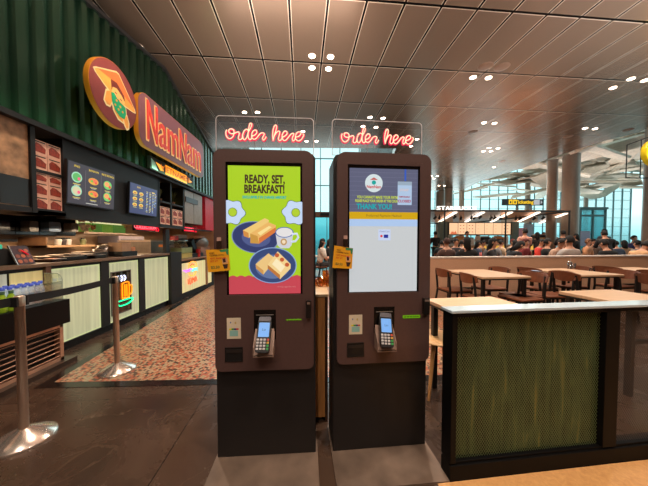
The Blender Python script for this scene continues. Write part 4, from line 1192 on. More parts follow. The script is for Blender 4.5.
# rounded glass end
endY = yR - .01
pa, pb = dp(44, 280, endY), dp(62.3, 280, endY)
g = MB(); g.prism([(pa.x, gz0), (pb.x, gz0), (pb.x, gz1-.07)] + [(pb.x-.07+.07*math.cos(R(a)), gz1-.07+.07*math.sin(R(a))) for a in range(0, 91, 10)] + [(pa.x, gz1)], endY-.004, endY, 'xz')
g.box(pb.x-.005, pb.x, .3, endY-.004, gz0, gz1-.08)
gp = g.build('glass_guard', glass('clear_guard_glass', (250, 252, 248), .03), t, world=True)
ee = MB(); ee.tube([(pb.x, endY, gz0), (pb.x, endY, gz1-.07)] + [(pb.x-.07+.07*math.cos(R(a)), endY, gz1-.07+.07*math.sin(R(a))) for a in range(10, 91, 10)] + [(pa.x, endY, gz1)], .003, 6)
ee.build('glass_edge', mat('pale_glass_edge', (170, 180, 160), .2), gp, world=True)
def bottle(col_cap, col_body, label, group, tall=.2):
    t = thing('drink_bottle', label, 'bottle', (0, 0, 0), 0, group)
    k = tall/.2
    MB().lathe([(.024, 0), (.029, .006), (.029, .05*k), (.027, .06*k), (.029, .07*k), (.029, .12*k), (.022, .15*k), (.013, .17*k), (.013, .178*k)], 16).build('body', mat('bottle_'+group[:5], col_body, .15, em=.06), t)
    MB().lathe([(.0295, .065*k), (.0297, .115*k)], 16).build('paper_label', mat('bottle_label_'+group[:5], (120, 160, 205) if 'water' in group else (120, 150, 30), .5), t)
    MB().lathe([(.016, .172*k), (.016, .2*k), (.0, .2*k)], 16).build('cap', mat('cap_'+group[:5], col_cap, .4, em=.06), t)
    return t
b0_ = None
for row, X in enumerate((-2.66, -2.735)):
    for i, px_ in enumerate((-14, -6, 2, 9.5, 17, 24, 31, 37.5)):
        if row == 1: px_ += 3
        p = wl(px_, 286, X)
        lb = 'clear water bottle with a blue cap standing in the open chiller'
        if b0_ is None: b0_ = bottle((60, 84, 190), (205, 222, 240), lb, 'water bottles in the chiller'); q = b0_
        else: q = dup(b0_)
        q.location = (X, p.y, zt1)
g0 = None
for i, px_ in enumerate((-8, 2, 11)):
    p = wl(px_, 294, -2.585)
    if g0 is None: g0 = bottle((30, 70, 34), (140, 170, 40), 'yellow-green drink bottle with a dark green cap at the front of the chiller', 'green drink bottles in the chiller', .175); q = g0
    else: q = dup(g0)
    q.location = (-2.585, p.y, zt1)

# --- things on the counter
def onct(px_, X, z=None): p = wl(px_, 262, X); return p.y
zc_ = zct
# tilted menu with pictures
p0, p1 = wl(22.5, 266.5, XS-.02), wl(38, 262.5, XS-.02)
t = thing('counter_menu', 'tilted dark menu holder with round dish pictures at the near end of the counter', 'menu', (XS-.05, (p0.y+p1.y)/2, zc_))
hw_ = (p1.y-p0.y)/2 + .02; Ms = T(0, 0, .0, 0, R(-22), R(8))
MB().box(-.008, 0, -hw_, hw_, 0, .2, 0, Ms).build('board', mat('menu_maroon', (70, 26, 22), .35), t)
e_ = MB(); e_.box(-.01, .003, -hw_-.008, -hw_, 0, .205, 0, Ms); e_.build('steel_edge', M_chrome, t)
MB().box(-.09, 0, -hw_*.6, hw_*.6, 0, .006).build('foot', M_black, t)
q_ = MB()
for i in range(3):
    for j in range(3):
        if i == 2 and j == 0: continue
        a, b = (-.6+.6*j)*hw_, .035+.055*i
        q_.prism([(a+.022*math.cos(k*PI/6), b+.02*math.sin(k*PI/6)) for k in range(12)], .001, .003, 'yz', (i+j) % 2, Ms)
q_.bar((.004, .0*hw_, .15), (.004, .6*hw_, .1), .016, .004, 2, Ms)
q_.build('dish_picture', [mat('dish_orange', (190, 100, 60), .5), mat('dish_brown', (150, 76, 50), .5), mat('dish_red', (230, 20, 50), .4, em=.5)], t)
# till at the far left
t = thing('till_machine', 'dark till machine with flat lid at the left edge of the counter', 'till', (XS-.25, Y(2), zc_))
MB().prism([(-.42, 0), (.3, 0), (.3, .06), (.16, .16), (-.42, .2)], -.14, .14, 'yz').build('body', M_matblack, t, bevel=.008)
MB().box(-.16, .15, -.5, .22, .225, .25).build('lid', mat('dark_lid', (34, 28, 25), .3), t, bevel=.005)
MB().box(-.1, -.06, -.3, .1, .17, .225).build('hinge', M_black, t)
MB().prism(rrect(-.02, .08, .16, .2, .008), .13, .16, 'yz').build('teal_tag', mat('teal_tag', (60, 200, 170), .5, em=.2), t)
MB().prism(rrect(-.12, 0, .215, .24, .008), .13, .17, 'yz').build('receipt', mat('receipt_white', (190, 190, 190), .5), t)
def item(name, parts, loc, label, cat, rz=0):
    """parts: list of (part name, MB, material)"""
    t = thing(name, label, cat, loc, rz)
    for nm, m_, mt in parts: m_.build(nm, mt, t)
    return t
def tray(px_, X, w_, l_, h, cc, label, z=None):
    m_ = MB(); m_.box(-w_/2, w_/2, -l_/2, l_/2, 0, .008); 
    for s_ in (-1, 1):
        m_.box(s_*w_/2, s_*(w_/2-.006), -l_/2, l_/2, 0, h); m_.box(-w_/2, w_/2, s_*l_/2, s_*(l_/2-.006), 0, h)
    r_ = MB(); r_.tube([(w_/2, -l_/2, h), (w_/2, l_/2, h), (-w_/2, l_/2, h), (-w_/2, -l_/2, h)], .005, 6, 0, True)
    return item('metal_tray', [('pan', m_, mat('tray_%d' % cc[0], cc, .3, .6)), ('rim', r_, M_steel)], (X, onct(px_, X), zc_), label, 'tray')
tray(46, XS-.2, .3, .16, .03, (60, 40, 36), 'small reddish tray beside the tilted menu')
tray(60, XS-.22, .34, .26, .05, (40, 38, 40), 'dark tray with a pale cloth past the tilted menu')
tray(72, XS-.25, .34, .3, .06, (50, 50, 54), 'dark deep tray in the middle of the counter')
tray(84, XS-.25, .34, .3, .045, (56, 54, 52), 'dark shallow tray next to the pots')
tray(90, XS-.3, .3, .22, .08, (86, 78, 72), 'grey tray with utensils next to the pots')
item('folded_cloth', [('cloth', MB().prism(rrect(-.07, .07, 0, .035, .016), -.04, .04, 'xz'), mat('white_cloth', (190, 180, 176), .8)),
                      ('stripe', MB().box(-.05, .05, -.042, .042, .03, .037), mat('cloth_stripe', (200, 140, 110), .8))], (XS-.12, onct(53, XS-.12), zc_), 'pale folded cloth on the counter past the tilted menu', 'cloth')
def pot(px_, X, r, h, cc, label):
    a = MB().lathe([(r*.9, 0), (r, .01), (r, h), (r*.95, h), (r*.85, .015), (0.001, .015)], 20)
    l_ = MB().lathe([(r*1.02, h), (r*.9, h+.015), (.012, h+.02), (.014, h+.04), (0.001, h+.04)], 20)
    hd = MB()
    for s_ in (-1, 1): hd.tube([(0, s_*r, h*.75), (0, s_*(r+.03), h*.78), (0, s_*r, h*.8)], .005, 6)
    return item('cooking_pot', [('body', a, mat('pot_%d' % cc[0], cc, .25, .8)), ('lid', l_, M_steel), ('handle', hd, M_black)], (X, onct(px_, X), zc_), label, 'pot')
pot(98, XS-.3, .06, .1, (150, 140, 132), 'small steel pot at the near end of the pot group')
pot(103.5, XS-.28, .07, .15, (170, 160, 152), 'taller steel pot in the middle of the pot group')
pot(110, XS-.3, .075, .17, (140, 128, 118), 'steel pot next to the beige carton')
p0 = onct(114.5, XS-.15); p1 = onct(130, XS-.15)
item('cutlery_box', [('black_base', MB().box(-.12, .12, 0, p1-p0, 0, .075), M_black), ('beige_block', MB().box(-.1, .1, .02, (p1-p0)*.66, .075, .21), mat('beige_carton', (170, 132, 100), .6)),
                     ('low_block', MB().prism(rrect((p1-p0)*.68, (p1-p0)*.96, .075, .14, .03), -.1, .1, 'yz'), mat('orange_buns', (190, 120, 80), .6))], (XS-.15, p0, zc_), 'beige carton holder on a black base beside the steel pots', 'box')
p0 = onct(139, XS-.55); p1 = onct(164, XS-.55)
item('steel_oven', [('body', MB().box(-.3, .3, 0, p1-p0, 0, .26), mat('oven_steel', (136, 122, 108), .3, .6)), ('top_plate', MB().box(-.31, .31, -.02, p1-p0+.02, .26, .285), M_steel),
                    ('orange_label', MB().box(.3, .304, (p1-p0)*.3, (p1-p0)*.55, .15, .2), mat('orange_label', (226, 120, 30), .5, em=.2)), ('handle', MB().bar((.32, (p1-p0)*.65, .2), (.32, (p1-p0)*.95, .2), .015), M_chrome)],
     (XS-.62, p0, zct-.04), 'wide steel oven with an orange label behind the counter', 'oven')
item('steel_hood_box', [('body', MB().box(-.2, .2, -.45, .3, 0, .14), mat('hood_lilac', (120, 112, 120), .3, .5)), ('stripe', MB().box(.2, .203, -.4, .25, .05, .07), M_black)], (XB+.3, Y(128, 241, XB+.5)+.2, Z(128, 243, XB+.5)), 'pale steel box on the back wall right of the pass-through', 'appliance')
# black posts holding the soffit
for i, px_ in enumerate((169.5,)):
    tag(MB().box(XS-.1, XS-.04, Y(168, 241), Y(171.5, 241), Z(170, 252.5)-.02, zlow-.06).build('support_post', M_matblack), 'black square post standing on the pier up to the soffit', 'post')
# red led number signs
def led(pa, pb, py, label, txt_):
    X = XS - .12; a, b = Y(pa, 241, X), Y(pb, 241, X); z = Z((pa+pb)/2, py, X)
    t = thing('led_sign', label, 'sign', (X, (a+b)/2, z))
    MB().box(-.05, -.004, -(b-a)/2-.02, (b-a)/2+.02, -.065, .065).build('housing', M_black, t)
    m_ = MB(); m_.box(-.004, -.002, -(b-a)/2, (b-a)/2*.55, -.045, .045, 0)
    m_.text(txt_, .085, T(.001, -(b-a)*.12, 0) @ Mx, .002, 1, 'CENTER', .001, 1.15)
    m_.text('35', .13, T(.001, (b-a)*.4, -.02) @ Mx, .003, 0, 'CENTER', .001)
    m_.build('led_digits', [lit('led_red', (255, 20, 50), 1.5), lit('led_pink', (255, 120, 130), 1.6)], t)
    MB().box(-.03, -.02, -.02, .02, .065, zlow-.06-z).build('hanger', M_black, t)
led(136.5, 159.5, 227.5, 'red glowing number sign hanging below the farther menu screen', 'COLLECTION')
led(184.5, 197, 229.5, 'red glowing number sign hanging below the pale wall cabinet', 'ORDER')
# far counter goods
def far(px_, X, parts, name, label, cat):
    p = wl(px_, 258, X); return item(name, parts, (X, p.y, z2), label, cat)
yy = lambda w_: (-w_/2, w_/2)
far(182, XS-.2, [('tray', MB().box(-.12, .12, -.25, .25, 0, .12), mat('yellow_packets', (176, 156, 80), .5, em=.08)), ('shelf', MB().box(-.12, .12, -.25, .25, .13, .25), mat('green_packets', (130, 140, 90), .5, em=.05)),
                 ('sheet', MB().box(-.13, .13, -.26, .26, .25, .262), M_chrome), ('rail', MB().bar((.125, -.26, .02), (.125, .26, .02), .01), M_steel)], 'packet_stand', 'two-tier stand of yellow packets on the far counter', 'stand')
far(181, XS-.35, [('dome', MB().ball((0, 0, .4), (.16, .3, .08), 0, 14), mat('silver_dome', (130, 140, 136), .2, .7)), ('body', MB().box(-.13, .13, -.24, .24, 0, .38), glass('jar_glass', (220, 226, 216), .4)), ('red_top', MB().box(-.06, .06, -.35, -.22, .42, .52), mat('red_carton', (170, 30, 30), .5)), ('pale_top', MB().box(-.06, .06, -.2, .2, .46, .55), mat('pale_carton', (150, 140, 130), .5))],
    'glass_display_case', 'glass display case with a silver dome on the far counter', 'display case')
far(193, XS-.2, [('arm', MB().bar((0, .1, .1), (0, -.15, .42), .12, .14), M_black), ('base', MB().box(-.12, .12, -.3, .32, 0, .1), mat('machine_base', (34, 30, 30), .3)), ('screen', MB().bar((0, .0, .36), (0, .28, .46), .16, .03), M_black)],
    'coffee_grinder', 'black leaning machine on the far counter', 'machine')
far(200.5, XS-.25, [('drum', MB().ball((0, 0, .34), (.18, .36, .2), 0, 16), mat('drum_grey', (120, 108, 100), .35, .4)), ('body', MB().box(-.14, .14, -.3, .3, 0, .25), mat('bread_stack', (140, 100, 80), .5)), ('bun', MB().ball((0, -.2, .5), (.12, .28, .07), 0, 12), mat('bun_brown', (170, 116, 80), .6)), ('red_jar', MB().lathe([(.05, .0), (.05, .2)], 12, 0, T(.16, -.5, 0)), MATS['red_carton'])],
    'bread_machine', 'grey round machine with brown buns on top at the end of the far counter', 'machine')
far(208, XS-.82, [('body', MB().box(-.15, .15, -.3, .3, -z2, .75), mat('locker_grey', (112, 104, 100), .4, .3)), ('handle', MB().tube([(.16, -.2, .6), (.2, -.1, .58), (.2, .1, .58), (.16, .2, .6)], .012, 6), M_black)], 'grey_fridge', 'grey fridge unit at the far end of the stall', 'fridge')
# ================================================================== PLANTER DIVIDER
A = fl(450, 482.5); B = fl(648, 459.3); d = (B-A).normalized(); rz = math.atan2(d.y, d.x)
t = thing('mesh_divider', 'black framed divider with a mossy green mesh bay and white top at the right', 'divider', tuple(A), rz)
Mi = root_mat(t).inverted(); Co = Mi @ EYE
def dl(px_, py_, yy=0):
    dd = Mi.to_3x3() @ ray(px_, py_); k = (yy-Co.y)/dd.y; return Co + dd*k
ZT = dl(452, 310.8).z; LN = 2.1; TH = .085
x1, x2 = dl(605, 380).x, dl(618.5, 380).x
fr = MB()
zbot = dl(500, 459).z
fr.box(0, LN, 0, TH, 0, zbot-.012); fr.box(.0, LN, .012, TH-.012, zbot-.02, zbot+.0)
fr.box(0, .03, 0, TH, zbot, ZT-.014); fr.box(x1, x2, 0, TH, zbot, ZT-.014); fr.box(LN-.04, LN, 0, TH, zbot, ZT-.014)
fr.box(0, LN, 0, TH, ZT-.036, ZT-.014)
fr.build('frame', mat('black_satin_frame', (6, 5, 5), .6, spec=.15), t, bevel=.002)
MB().box(-.008, LN, -.006, TH+.006, ZT-.014, ZT).build('top', mat('white_divider_top', (176, 190, 198), .1, var=.02), t, bevel=.002)  # bluish cast of reflected windows put into the white colour
# mossy green board behind the mesh
m = bpy.data.materials.new('mossy_green_board'); m.use_nodes = True; nt = m.node_tree; b = nt.nodes['Principled BSDF']
tc = nt.nodes.new('ShaderNodeTexCoord'); mp = nt.nodes.new('ShaderNodeMapping'); mp.inputs['Scale'].default_value = (22, 22, 2.6)
n = nt.nodes.new('ShaderNodeTexNoise'); n.inputs['Scale'].default_value = 1; n.inputs['Detail'].default_value = 7; n.inputs['Distortion'].default_value = .5
nt.links.new(tc.outputs['Object'], mp.inputs['Vector']); nt.links.new(mp.outputs['Vector'], n.inputs['Vector'])
r = nt.nodes.new('ShaderNodeValToRGB')
for i, (p_, c_) in enumerate(((.32, (12, 20, 12)), (.48, (32, 52, 32)), (.6, (62, 80, 48)), (.72, (132, 120, 58)))):
    q = r.color_ramp.elements[i] if i < 2 else r.color_ramp.elements.new(p_)
    q.position = p_; q.color = lin(c_)
nt.links.new(n.outputs['Fac'], r.inputs['Fac']); nt.links.new(r.outputs['Color'], b.inputs['Base Color']); b.inputs['Roughness'].default_value = .8
bp = nt.nodes.new('ShaderNodeBump'); bp.inputs['Strength'].default_value = .5; nt.links.new(n.outputs['Fac'], bp.inputs['Height']); nt.links.new(bp.outputs['Normal'], b.inputs['Normal'])
pl = MB(); N = 60
xs = [.03 + (x1-.03)*i/N for i in range(N+1)]
for i in range(N):
    o_ = .002*math.sin(i*2.1) + .002*math.sin(i*.7)
    pl.box(xs[i], xs[i+1], .05+o_, .06+o_, zbot, ZT-.036)
pl.build('green_board', m, t)
def mesh_panel(xa, xb, mt, name):
    m_ = MB(); za, zb = zbot, ZT-.036; sp = .0145; sl = 1.5; w_ = .0009
    for sg in (1, -1):
        k = -int((zb-za)/sl/sp) - 2
        while True:
            # line: x = xa + k*sp + sg*(z-zm)/sl
            xs_ = []
            x_at0 = xa + k*sp
            if x_at0 > xb + (zb-za)/sl: break
            pts = []
            z0_, z1_ = za, zb
            f = lambda z: x_at0 + (z-za)/sl if sg > 0 else x_at0 - (z-za)/sl
            # clip
            if sg > 0: z0_ = max(za, za + (xa-x_at0)*sl); z1_ = min(zb, za + (xb-x_at0)*sl)
            else: z0_ = max(za, za + (x_at0-xb)*sl); z1_ = min(zb, za + (x_at0-xa)*sl)
            if z1_ - z0_ > .004: m_.bar((f(z0_), .032+.0008*sg, z0_), (f(z1_), .032+.0008*sg, z1_), w_*1.8, w_*1.4, 0, None, (0, 1, 0))
            k += 1
    return m_.build(name, mt, t)
mesh_panel(.03, x1, mat('olive_wire', (104, 120, 78), .4, .3), 'wire_mesh')
mesh_panel(x2, LN-.04, mat('grey_wire', (62, 54, 50), .4, .4), 'wire_mesh')

# ================================================================== LOW PARTITION
zP = .95
pa, pb = fl(430, 257, zP), fl(660, 254.9, zP)
d = (pb-pa).normalized(); pa = pa - d*1.5; L = (pb-pa).length + 2; rz = math.atan2(d.y, d.x)
t = thing('low_partition', 'pale speckled low partition wall behind the black chairs', 'partition', (pa.x, pa.y, 0), rz)
m_terr = stone('warm_terrazzo', (196, 156, 126), (216, 178, 146), (206, 166, 134), 8, rough=.6, nscale=60, tilevar=.05)
MB().box(0, L, 0, .12, 0, zP-.03).build('panel', mat('speckled_partition', (214, 168, 136), .6, scale=70, var=.1), t)
MB().box(0, L, -.01, .13, zP-.03, zP).build('ledge', mat('pale_ledge', (220, 206, 196), .4), t, bevel=.003)
PAR = t
# ================================================================== TABLES
def table(corners, label, grain=0):
    """corners: pixel corners of the top, near left / near right / far right / far left at z .75"""
    q = [fl(x, y, .75) for x, y in corners]
    return q
M_tbl = mat('pale_oak_top', (206, 168, 134), .35, scale=5, var=.1, stretch=(1, 8, 1))
def mk_table(cx, cy, w_, l_, rz, label, wall=True):
    t = thing('dining_table', label, 'table', (cx, cy, 0), rz)
    MB().prism(rrect(-w_/2, w_/2, -l_/2, l_/2, .02, 4), .722, .75, 'xy').build('tabletop', M_tbl, t, bevel=.003)
    MB().box(-w_/2+.004, w_/2-.004, -l_/2+.004, l_/2-.004, .705, .7215).build('under_frame', M_black, t)
    for sx in (-1, 1):
        for sy in (-1, 1):
            MB().box(sx*(w_/2-.05)-.02, sx*(w_/2-.05)+.02, sy*(l_/2-.07)-.02, sy*(l_/2-.07)+.02, 0, .705).build('leg', M_black, t)
    for sy in (-1, 1): MB().box(-w_/2+.05, w_/2-.05, sy*(l_/2-.07)-.012, sy*(l_/2-.07)+.012, .42, .45).build('stretcher', M_black, t)
    return t
ra = R(4.5)
def tbl_from(nl, nr, fl_, fr_, label):
    a, b, c, e_ = [fl(x, y, .75) for x, y in (nl, nr, fl_, fr_)]
    return a, b, c, e_
TA = tbl_from((482, 277.3), (526.5, 276.5), (442.3, 269), (492, 270), '')
ca = (TA[0]+TA[1]+TA[2]+TA[3])/4
TB = tbl_from((584.5, 275.4), (623, 274.4), (526, 268.7), (562, 268.2), '')
cb = (TB[0]+TB[1]+TB[2]+TB[3])/4
def tdim(Tq):
    w_ = ((Tq[1]-Tq[0]).length + (Tq[3]-Tq[2]).length)/2; l_ = ((Tq[2]-Tq[0]).length + (Tq[3]-Tq[1]).length)/2; u = (Tq[1]-Tq[0]); return w_, l_, math.atan2(u.y, u.x)
wA, lA, rA = tdim(TA); wB, lB, rB = tdim(TB); print('dims', wA, lA, rA, wB, lB, rB)
mk_table(ca.x, ca.y, wA, lA, ra, 'pale oak table with black legs against the partition, nearest the kiosks')
mk_table(cb.x, cb.y, wA, lB, ra, 'pale oak table holding glasses in the middle of the seating row')
cc = cb + (cb-ca)
mk_table(cc.x, cc.y, wA, lB, ra, 'pale oak table at the far right end of the seating row')
# near tables just behind the divider
a = fl(428.5, 299.8, .75); a2 = fl(446, 308.5, .75); b_ = fl(491, 296.3, .75)
wD = .62; 
dtx = Vector((math.cos(R(6)), math.sin(R(6)), 0)); dty = Vector((-dtx.y, dtx.x, 0))
farR = b_; farL = farR - dtx*.64
cD = farR - dtx*.32 - dty*.33
mk_table(cD.x, cD.y, .64, .66, R(6), 'small pale table tucked behind the left end of the mesh divider')
p = fl(572, 294, .75); q = fl(622, 291.5, .75)
cE = p + dtx*.34 - dty*.22
mk_table(p.x + .36, p.y - .12, .66, .6, R(6), 'small pale table behind the right part of the mesh divider')

# ================================================================== CHAIRS
def mk_chair(label, wood=M_wood_d, group='black framed chairs around the partition tables'):
    t = thing('dining_chair', label, 'chair', (0, 0, 0), 0, group)
    st = MB().prism(rrect(-.2, .2, -.2, .21, .05, 4), .435, .455, 'xy'); st.build('seat', wood, t, bevel=.004)
    bk = MB(); N = 10
    for i in range(N):
        for j in range(1):
            pass
    vs = []; fs = []
    for i in range(N+1):
        x = -.22 + .44*i/N; yb = -.215 + .05*(x/.22)**2 - .02
        tz = .80 - .025*abs(x/.22)**3; bz_ = .655 + .035*abs(x/.22)**2
        vs += [(x, yb, bz_), (x, yb-.02, tz), (x, yb-.016, bz_), (x, yb-.036, tz)]
    for i in range(N):
        k = i*4; fs += [(k, k+4, k+5, k+1), (k+2, k+3, k+7, k+6), (k+1, k+5, k+7, k+3), (k, k+2, k+6, k+4)]
    fs += [(0, 1, 3, 2), (N*4, N*4+2, N*4+3, N*4+1)]
    bk.add(vs, fs); bk.build('backrest', wood, t)
    for sx in (-1, 1):
        MB().tube([(sx*.19, .19, 0), (sx*.18, .17, .43)], .017, 8).build('leg', M_black, t)
        MB().tube([(sx*.2, -.25, 0), (sx*.185, -.19, .43), (sx*.175, -.225, .76)], .018, 8).build('leg', M_black, t)
    f = MB()
    for sx in (-1, 1): f.bar((sx*.18, -.19, .42), (sx*.18, .18, .42), .022, .02)
    f.bar((-.18, .17, .42), (.18, .17, .42), .022, .02); f.bar((-.18, -.19, .42), (.18, -.19, .42), .022, .02)
    f.build('seat_frame', M_black, t)
    return t
ch0 = None
def chair(x, y, rz, label):
    global ch0
    if ch0 is None: ch0 = mk_chair(label); ch0.location = (x, y, 0); ch0.rotation_euler = (0, 0, rz); return ch0
    return dup(ch0, (x, y, 0), rz, label)
ux = Vector((math.cos(ra), math.sin(ra), 0)); uy = Vector((-ux.y, ux.x, 0))
nm = {0: 'the table nearest the kiosks', 1: 'the table holding glasses', 2: 'the far right table'}
for i, c in enumerate((ca, cb, cc)):
    for sx in (-1, 1):
        for j, sy in enumerate((-.36, .28)):
            off = .30 if sx < 0 else .40
            if i == 2 and sx > 0: continue
            p = c + ux*sx*off + uy*sy
            if sx == 1: p = p + uy*.1
            chair(p.x, p.y, ra + (-PI/2 if sx < 0 else PI/2) + random.uniform(-.12, .12), 'black framed wooden chair, %s side of %s, %s' % ('left' if sx < 0 else 'right', nm[i], 'nearer' if j == 0 else 'by the wall'))
# the near row between the divider and the tables
for (px_, py_, r_, lb) in ((548, 294, PI/2, 'black framed chair just behind the divider top, left of the small right table'), (520, 297, PI/2+.2, 'black framed chair with a broad brown seat just behind the divider top'),
                           (668, 300, -PI/2, 'black framed chair at the right frame edge behind the divider')):
    p = fl(px_, py_, .45); chair(p.x, p.y, r_, lb)
# the backrest with paper on it: paper draped over the chair at the right of the first table
p = ca + ux*.40 - uy*.26
m_ = MB(); m_.box(-.04, .05, -.006, -.002, .66, .8, 0); m_.box(.062, .09, -.006, -.002, .68, .79, 1); m_.box(-.04, .09, -.006, .045, .8, .804, 0)
o = m_.build('paper_menu', [mat('pale_blue_paper', (170, 190, 214), .6), mat('beige_paper', (200, 170, 150), .6)])
o.location = (p.x + .275, p.y, 0); o.rotation_euler = (0, 0, ra + PI/2)
tag(o, 'pale blue and white paper hung over a chair back by the first table', 'paper')
# light stool seen right of the kiosk
p = fl(441, 337, .45)
t = thing('wooden_stool', 'light wooden stool with splayed legs right of the pale-screen kiosk', 'stool', (p.x-.02, p.y, 0))
MB().lathe([(.001, .43), (.16, .43), (.19, .442), (.19, .452), (.15, .456), (.001, .45)], 28).build('seat', mat('light_beech', (214, 166, 112), .4, scale=6, stretch=(6, 1, 1)), t)
for a in (45, 135, 225, 315):
    c_, s_ = math.cos(R(a)), math.sin(R(a))
    MB().tube([(c_*.2, s_*.2, 0), (c_*.11, s_*.11, .435)], .016, 10, rs=[.011, .018]).build('leg', mat('light_beech_leg', (196, 140, 86), .4), t)
# glasses on the middle table
for i, (x, y, h) in enumerate(((569.5, 268.3, .12), (573.5, 268.6, .1), (592, 270, .03))):
    p = fl(x, y, .75); t = thing('drinking_glass', ['clear glass with a straw on the middle table', 'shorter clear glass on the middle table', 'tiny clear dish on the middle table'][i], 'glass', tuple(p))
    MB().lathe([(.026, 0), (.034, h), (.031, h), (.023, .008), (.001, .008)], 16).build('tumbler', glass('drink_glass', (235, 238, 240), .6), t)
    if i == 0: MB().tube([(0, 0, .01), (.02, 0, .19)], .003, 6).build('straw', mat('white_straw', (210, 210, 210), .5), t)

# ================================================================== COFFEE KIOSK in the hall
YC = 9.9
zc1_ = dp(500, 211, YC).z
xl, xr_ = dp(431, 211, YC).x, dp(570, 211, YC).x
YB_ = 16.5
t = thing('coffee_pavilion', 'open black canopy frame of the coffee counter across the hall', 'pavilion', ((xl+xr_)/2, YC, 0))
f = MB(); f.box(xl-1, xr_, YC-.03, YC+.03, zc1_-.03, zc1_+.03)
f.box(xr_-.03, xr_+.03, YC, YB_, zc1_-.04, zc1_+.02); f.box(xl-1, xr_, YB_-.03, YB_+.03, zc1_-.06, zc1_)
f.build('canopy_beam', M_black, t, world=True)
for px_ in (444.5, 505.5, 569):
    p = dp(px_, 230, YC); MB().box(p.x-.02, p.x+.02, YC-.02, YC+.02, 0, zc1_).build('post', M_black, t, world=True)
M_or = mat('orange_wood_ceiling', (186, 120, 72), .5, em=.05)  # faint emission lifts the panel tone, the wood is no lamp
M_pg = mat('pale_canopy_panel', (190, 182, 186), .5)
for k, (a, b, mt) in enumerate(((431, 435, M_pg), (435, 444.5, M_or), (444.5, 453, M_or), (453, 459, M_pg), (459, 464.5, M_or), (464.5, 501, M_pg), (501, 538, M_or), (538, 546, M_pg), (546, 570, M_or))):
    p_, q_ = dp(a, 211, YC).x, dp(b, 211, YC).x; p2, q2 = dp(a, 221.5, YB_).x, dp(b, 221.5, YB_).x
    MB().prism([(p_, YC+.03), (q_, YC+.03), (q2, YB_), (p2, YB_)], zc1_+.02, zc1_+.05, 'xy').build('canopy_panel', mt, t, world=True)
for k, (a, b) in enumerate((((439, 222), (455.5, 212.3)), ((465.5, 222), (483, 212.3)), ((491, 222), (511, 212.3)), ((515, 223.5), (538.5, 212.3)), ((540, 223), (566, 213.5)))):
    p_, q_ = fl(*a, zc1_-.08), fl(*b, zc1_-.08)
    tg = thing('linear_light', 'thin slanting strip light under the coffee canopy, ' + ['nearest the kiosks', 'second from the kiosks', 'third from the kiosks', 'fourth from the kiosks', 'farthest from the kiosks'][k], 'light', tuple((p_+q_)/2))
    h_ = (q_-p_)/2; MB().bar(-h_, h_, .12, .035).build('diffuser', lit('strip_light', (255, 236, 214), 2.6), tg)
sp0_ = None
for k, (x, y) in enumerate(((435, 215.5), (439.5, 215.5), (454.5, 215), (461, 216), (471.5, 215.5), (474.5, 215.5), (480, 215), (491, 216), (494.5, 216), (500.5, 216), (506, 216), (516, 216.5), (520, 216.5), (534, 216.5), (543, 216), (551, 217))):
    p = fl(x, y-.6, zc1_-.0)
    if sp0_ is None:
        sp0_ = thing('track_spotlight', 'small black spotlight under the coffee canopy', 'spotlight', tuple(p), .4, 'spotlights under the coffee canopy')
        MB().box(-.015, .015, -.015, .015, -.08, .02).build('stem', M_black, sp0_); MB().tube([(-.05, 0, -.18), (.06, 0, -.08)], .05, 10).build('lamp_head', M_black, sp0_)
    else: dup(sp0_, tuple(p), random.uniform(-1, 1))
# sign letters on the front beam
pL, pR_ = dp(436.7, 207, YC), dp(477, 207, YC)
t = thing('letter_sign', 'white glowing capital letters standing on the coffee canopy beam', 'sign', ((pL.x+pR_.x)/2, YC, zc1_+.03))
hz_ = dp(450, 206.7, YC).z - zc1_
word = 'STARBUCKS'; ww = (pR_.x-pL.x)/len(word)
for i, ch in enumerate(word):
    tt = MB(); tt.text(ch, 1, Matrix.Identity(4), .1, 0, 'LEFT', .012)
    xs_ = [v.x for v in tt.v]; ys_ = [v.y for v in tt.v]
    x0_ = pL.x - (pL.x+pR_.x)/2 + i*ww
    o = MB(); o.add([Vector((x0_ + (v.x-min(xs_))/(max(xs_)-min(xs_))*ww*.86, -v.z*.6, .0 + (v.y-min(ys_))/(max(ys_)-min(ys_))*(hz_-.03+.02))) for v in tt.v], tt.f)
    o.build('letter', lit('white_letter', (255, 248, 240), 1.4), t)
# menu light boxes
YM = 13.5
a, b = dp(449, 228, YM).x, dp(510.5, 228, YM).x; z0_, z1_ = dp(480, 234.6, YM).z, dp(480, 222.7, YM).z
t = thing('menu_light_boxes', 'row of seven glowing cream menu boards in the coffee kiosk', 'menu board', ((a+b)/2, YM, z0_))
for k in range(7):
    x0_ = a + (b-a)*k/7; w_ = (b-a)/7
    m_ = MB(); m_.box(x0_+.02, x0_+w_-.02, YM-.03, YM, z0_+.02, z1_-.02, 0)
    if k == 0:
        for j in range(7):
            xx = x0_+.06+j*(w_-.14)/7; m_.prism([(xx, z0_+.03), (xx+.06, z0_+.03), (xx+.05, z0_+.1+.06*(j % 3)), (xx+.01, z0_+.1+.05*(j % 2))], YM-.036, YM-.03, 'xz', 1)
    else:
        for i in range(2 if k in (1, 2, 6) else 1):
            for j in range(3):
                xx = x0_+w_*(.3+.35*i); zz = z0_+(z1_-z0_)*(.22+.27*j)
                m_.box(xx-.05, xx+.02, YM-.034, YM-.03, zz-.02, zz+.02, 2 if k in (1, 2, 6) else 3)
    m_.build('board', [lit('cream_menu', (255, 206, 160), 1.0), lit('menu_fire', (235, 110, 66), .8), lit('menu_marks', (196, 120, 90), .7), lit('menu_marks_pale', (250, 190, 140), .9)], t, world=True)
MB().box(a-.05, b+.05, YM, YM+.06, z0_-.03, z1_+.03).build('frame', M_black, t, world=True)
M_sage = mat('sage_green_panel', (96, 104, 92), .5)
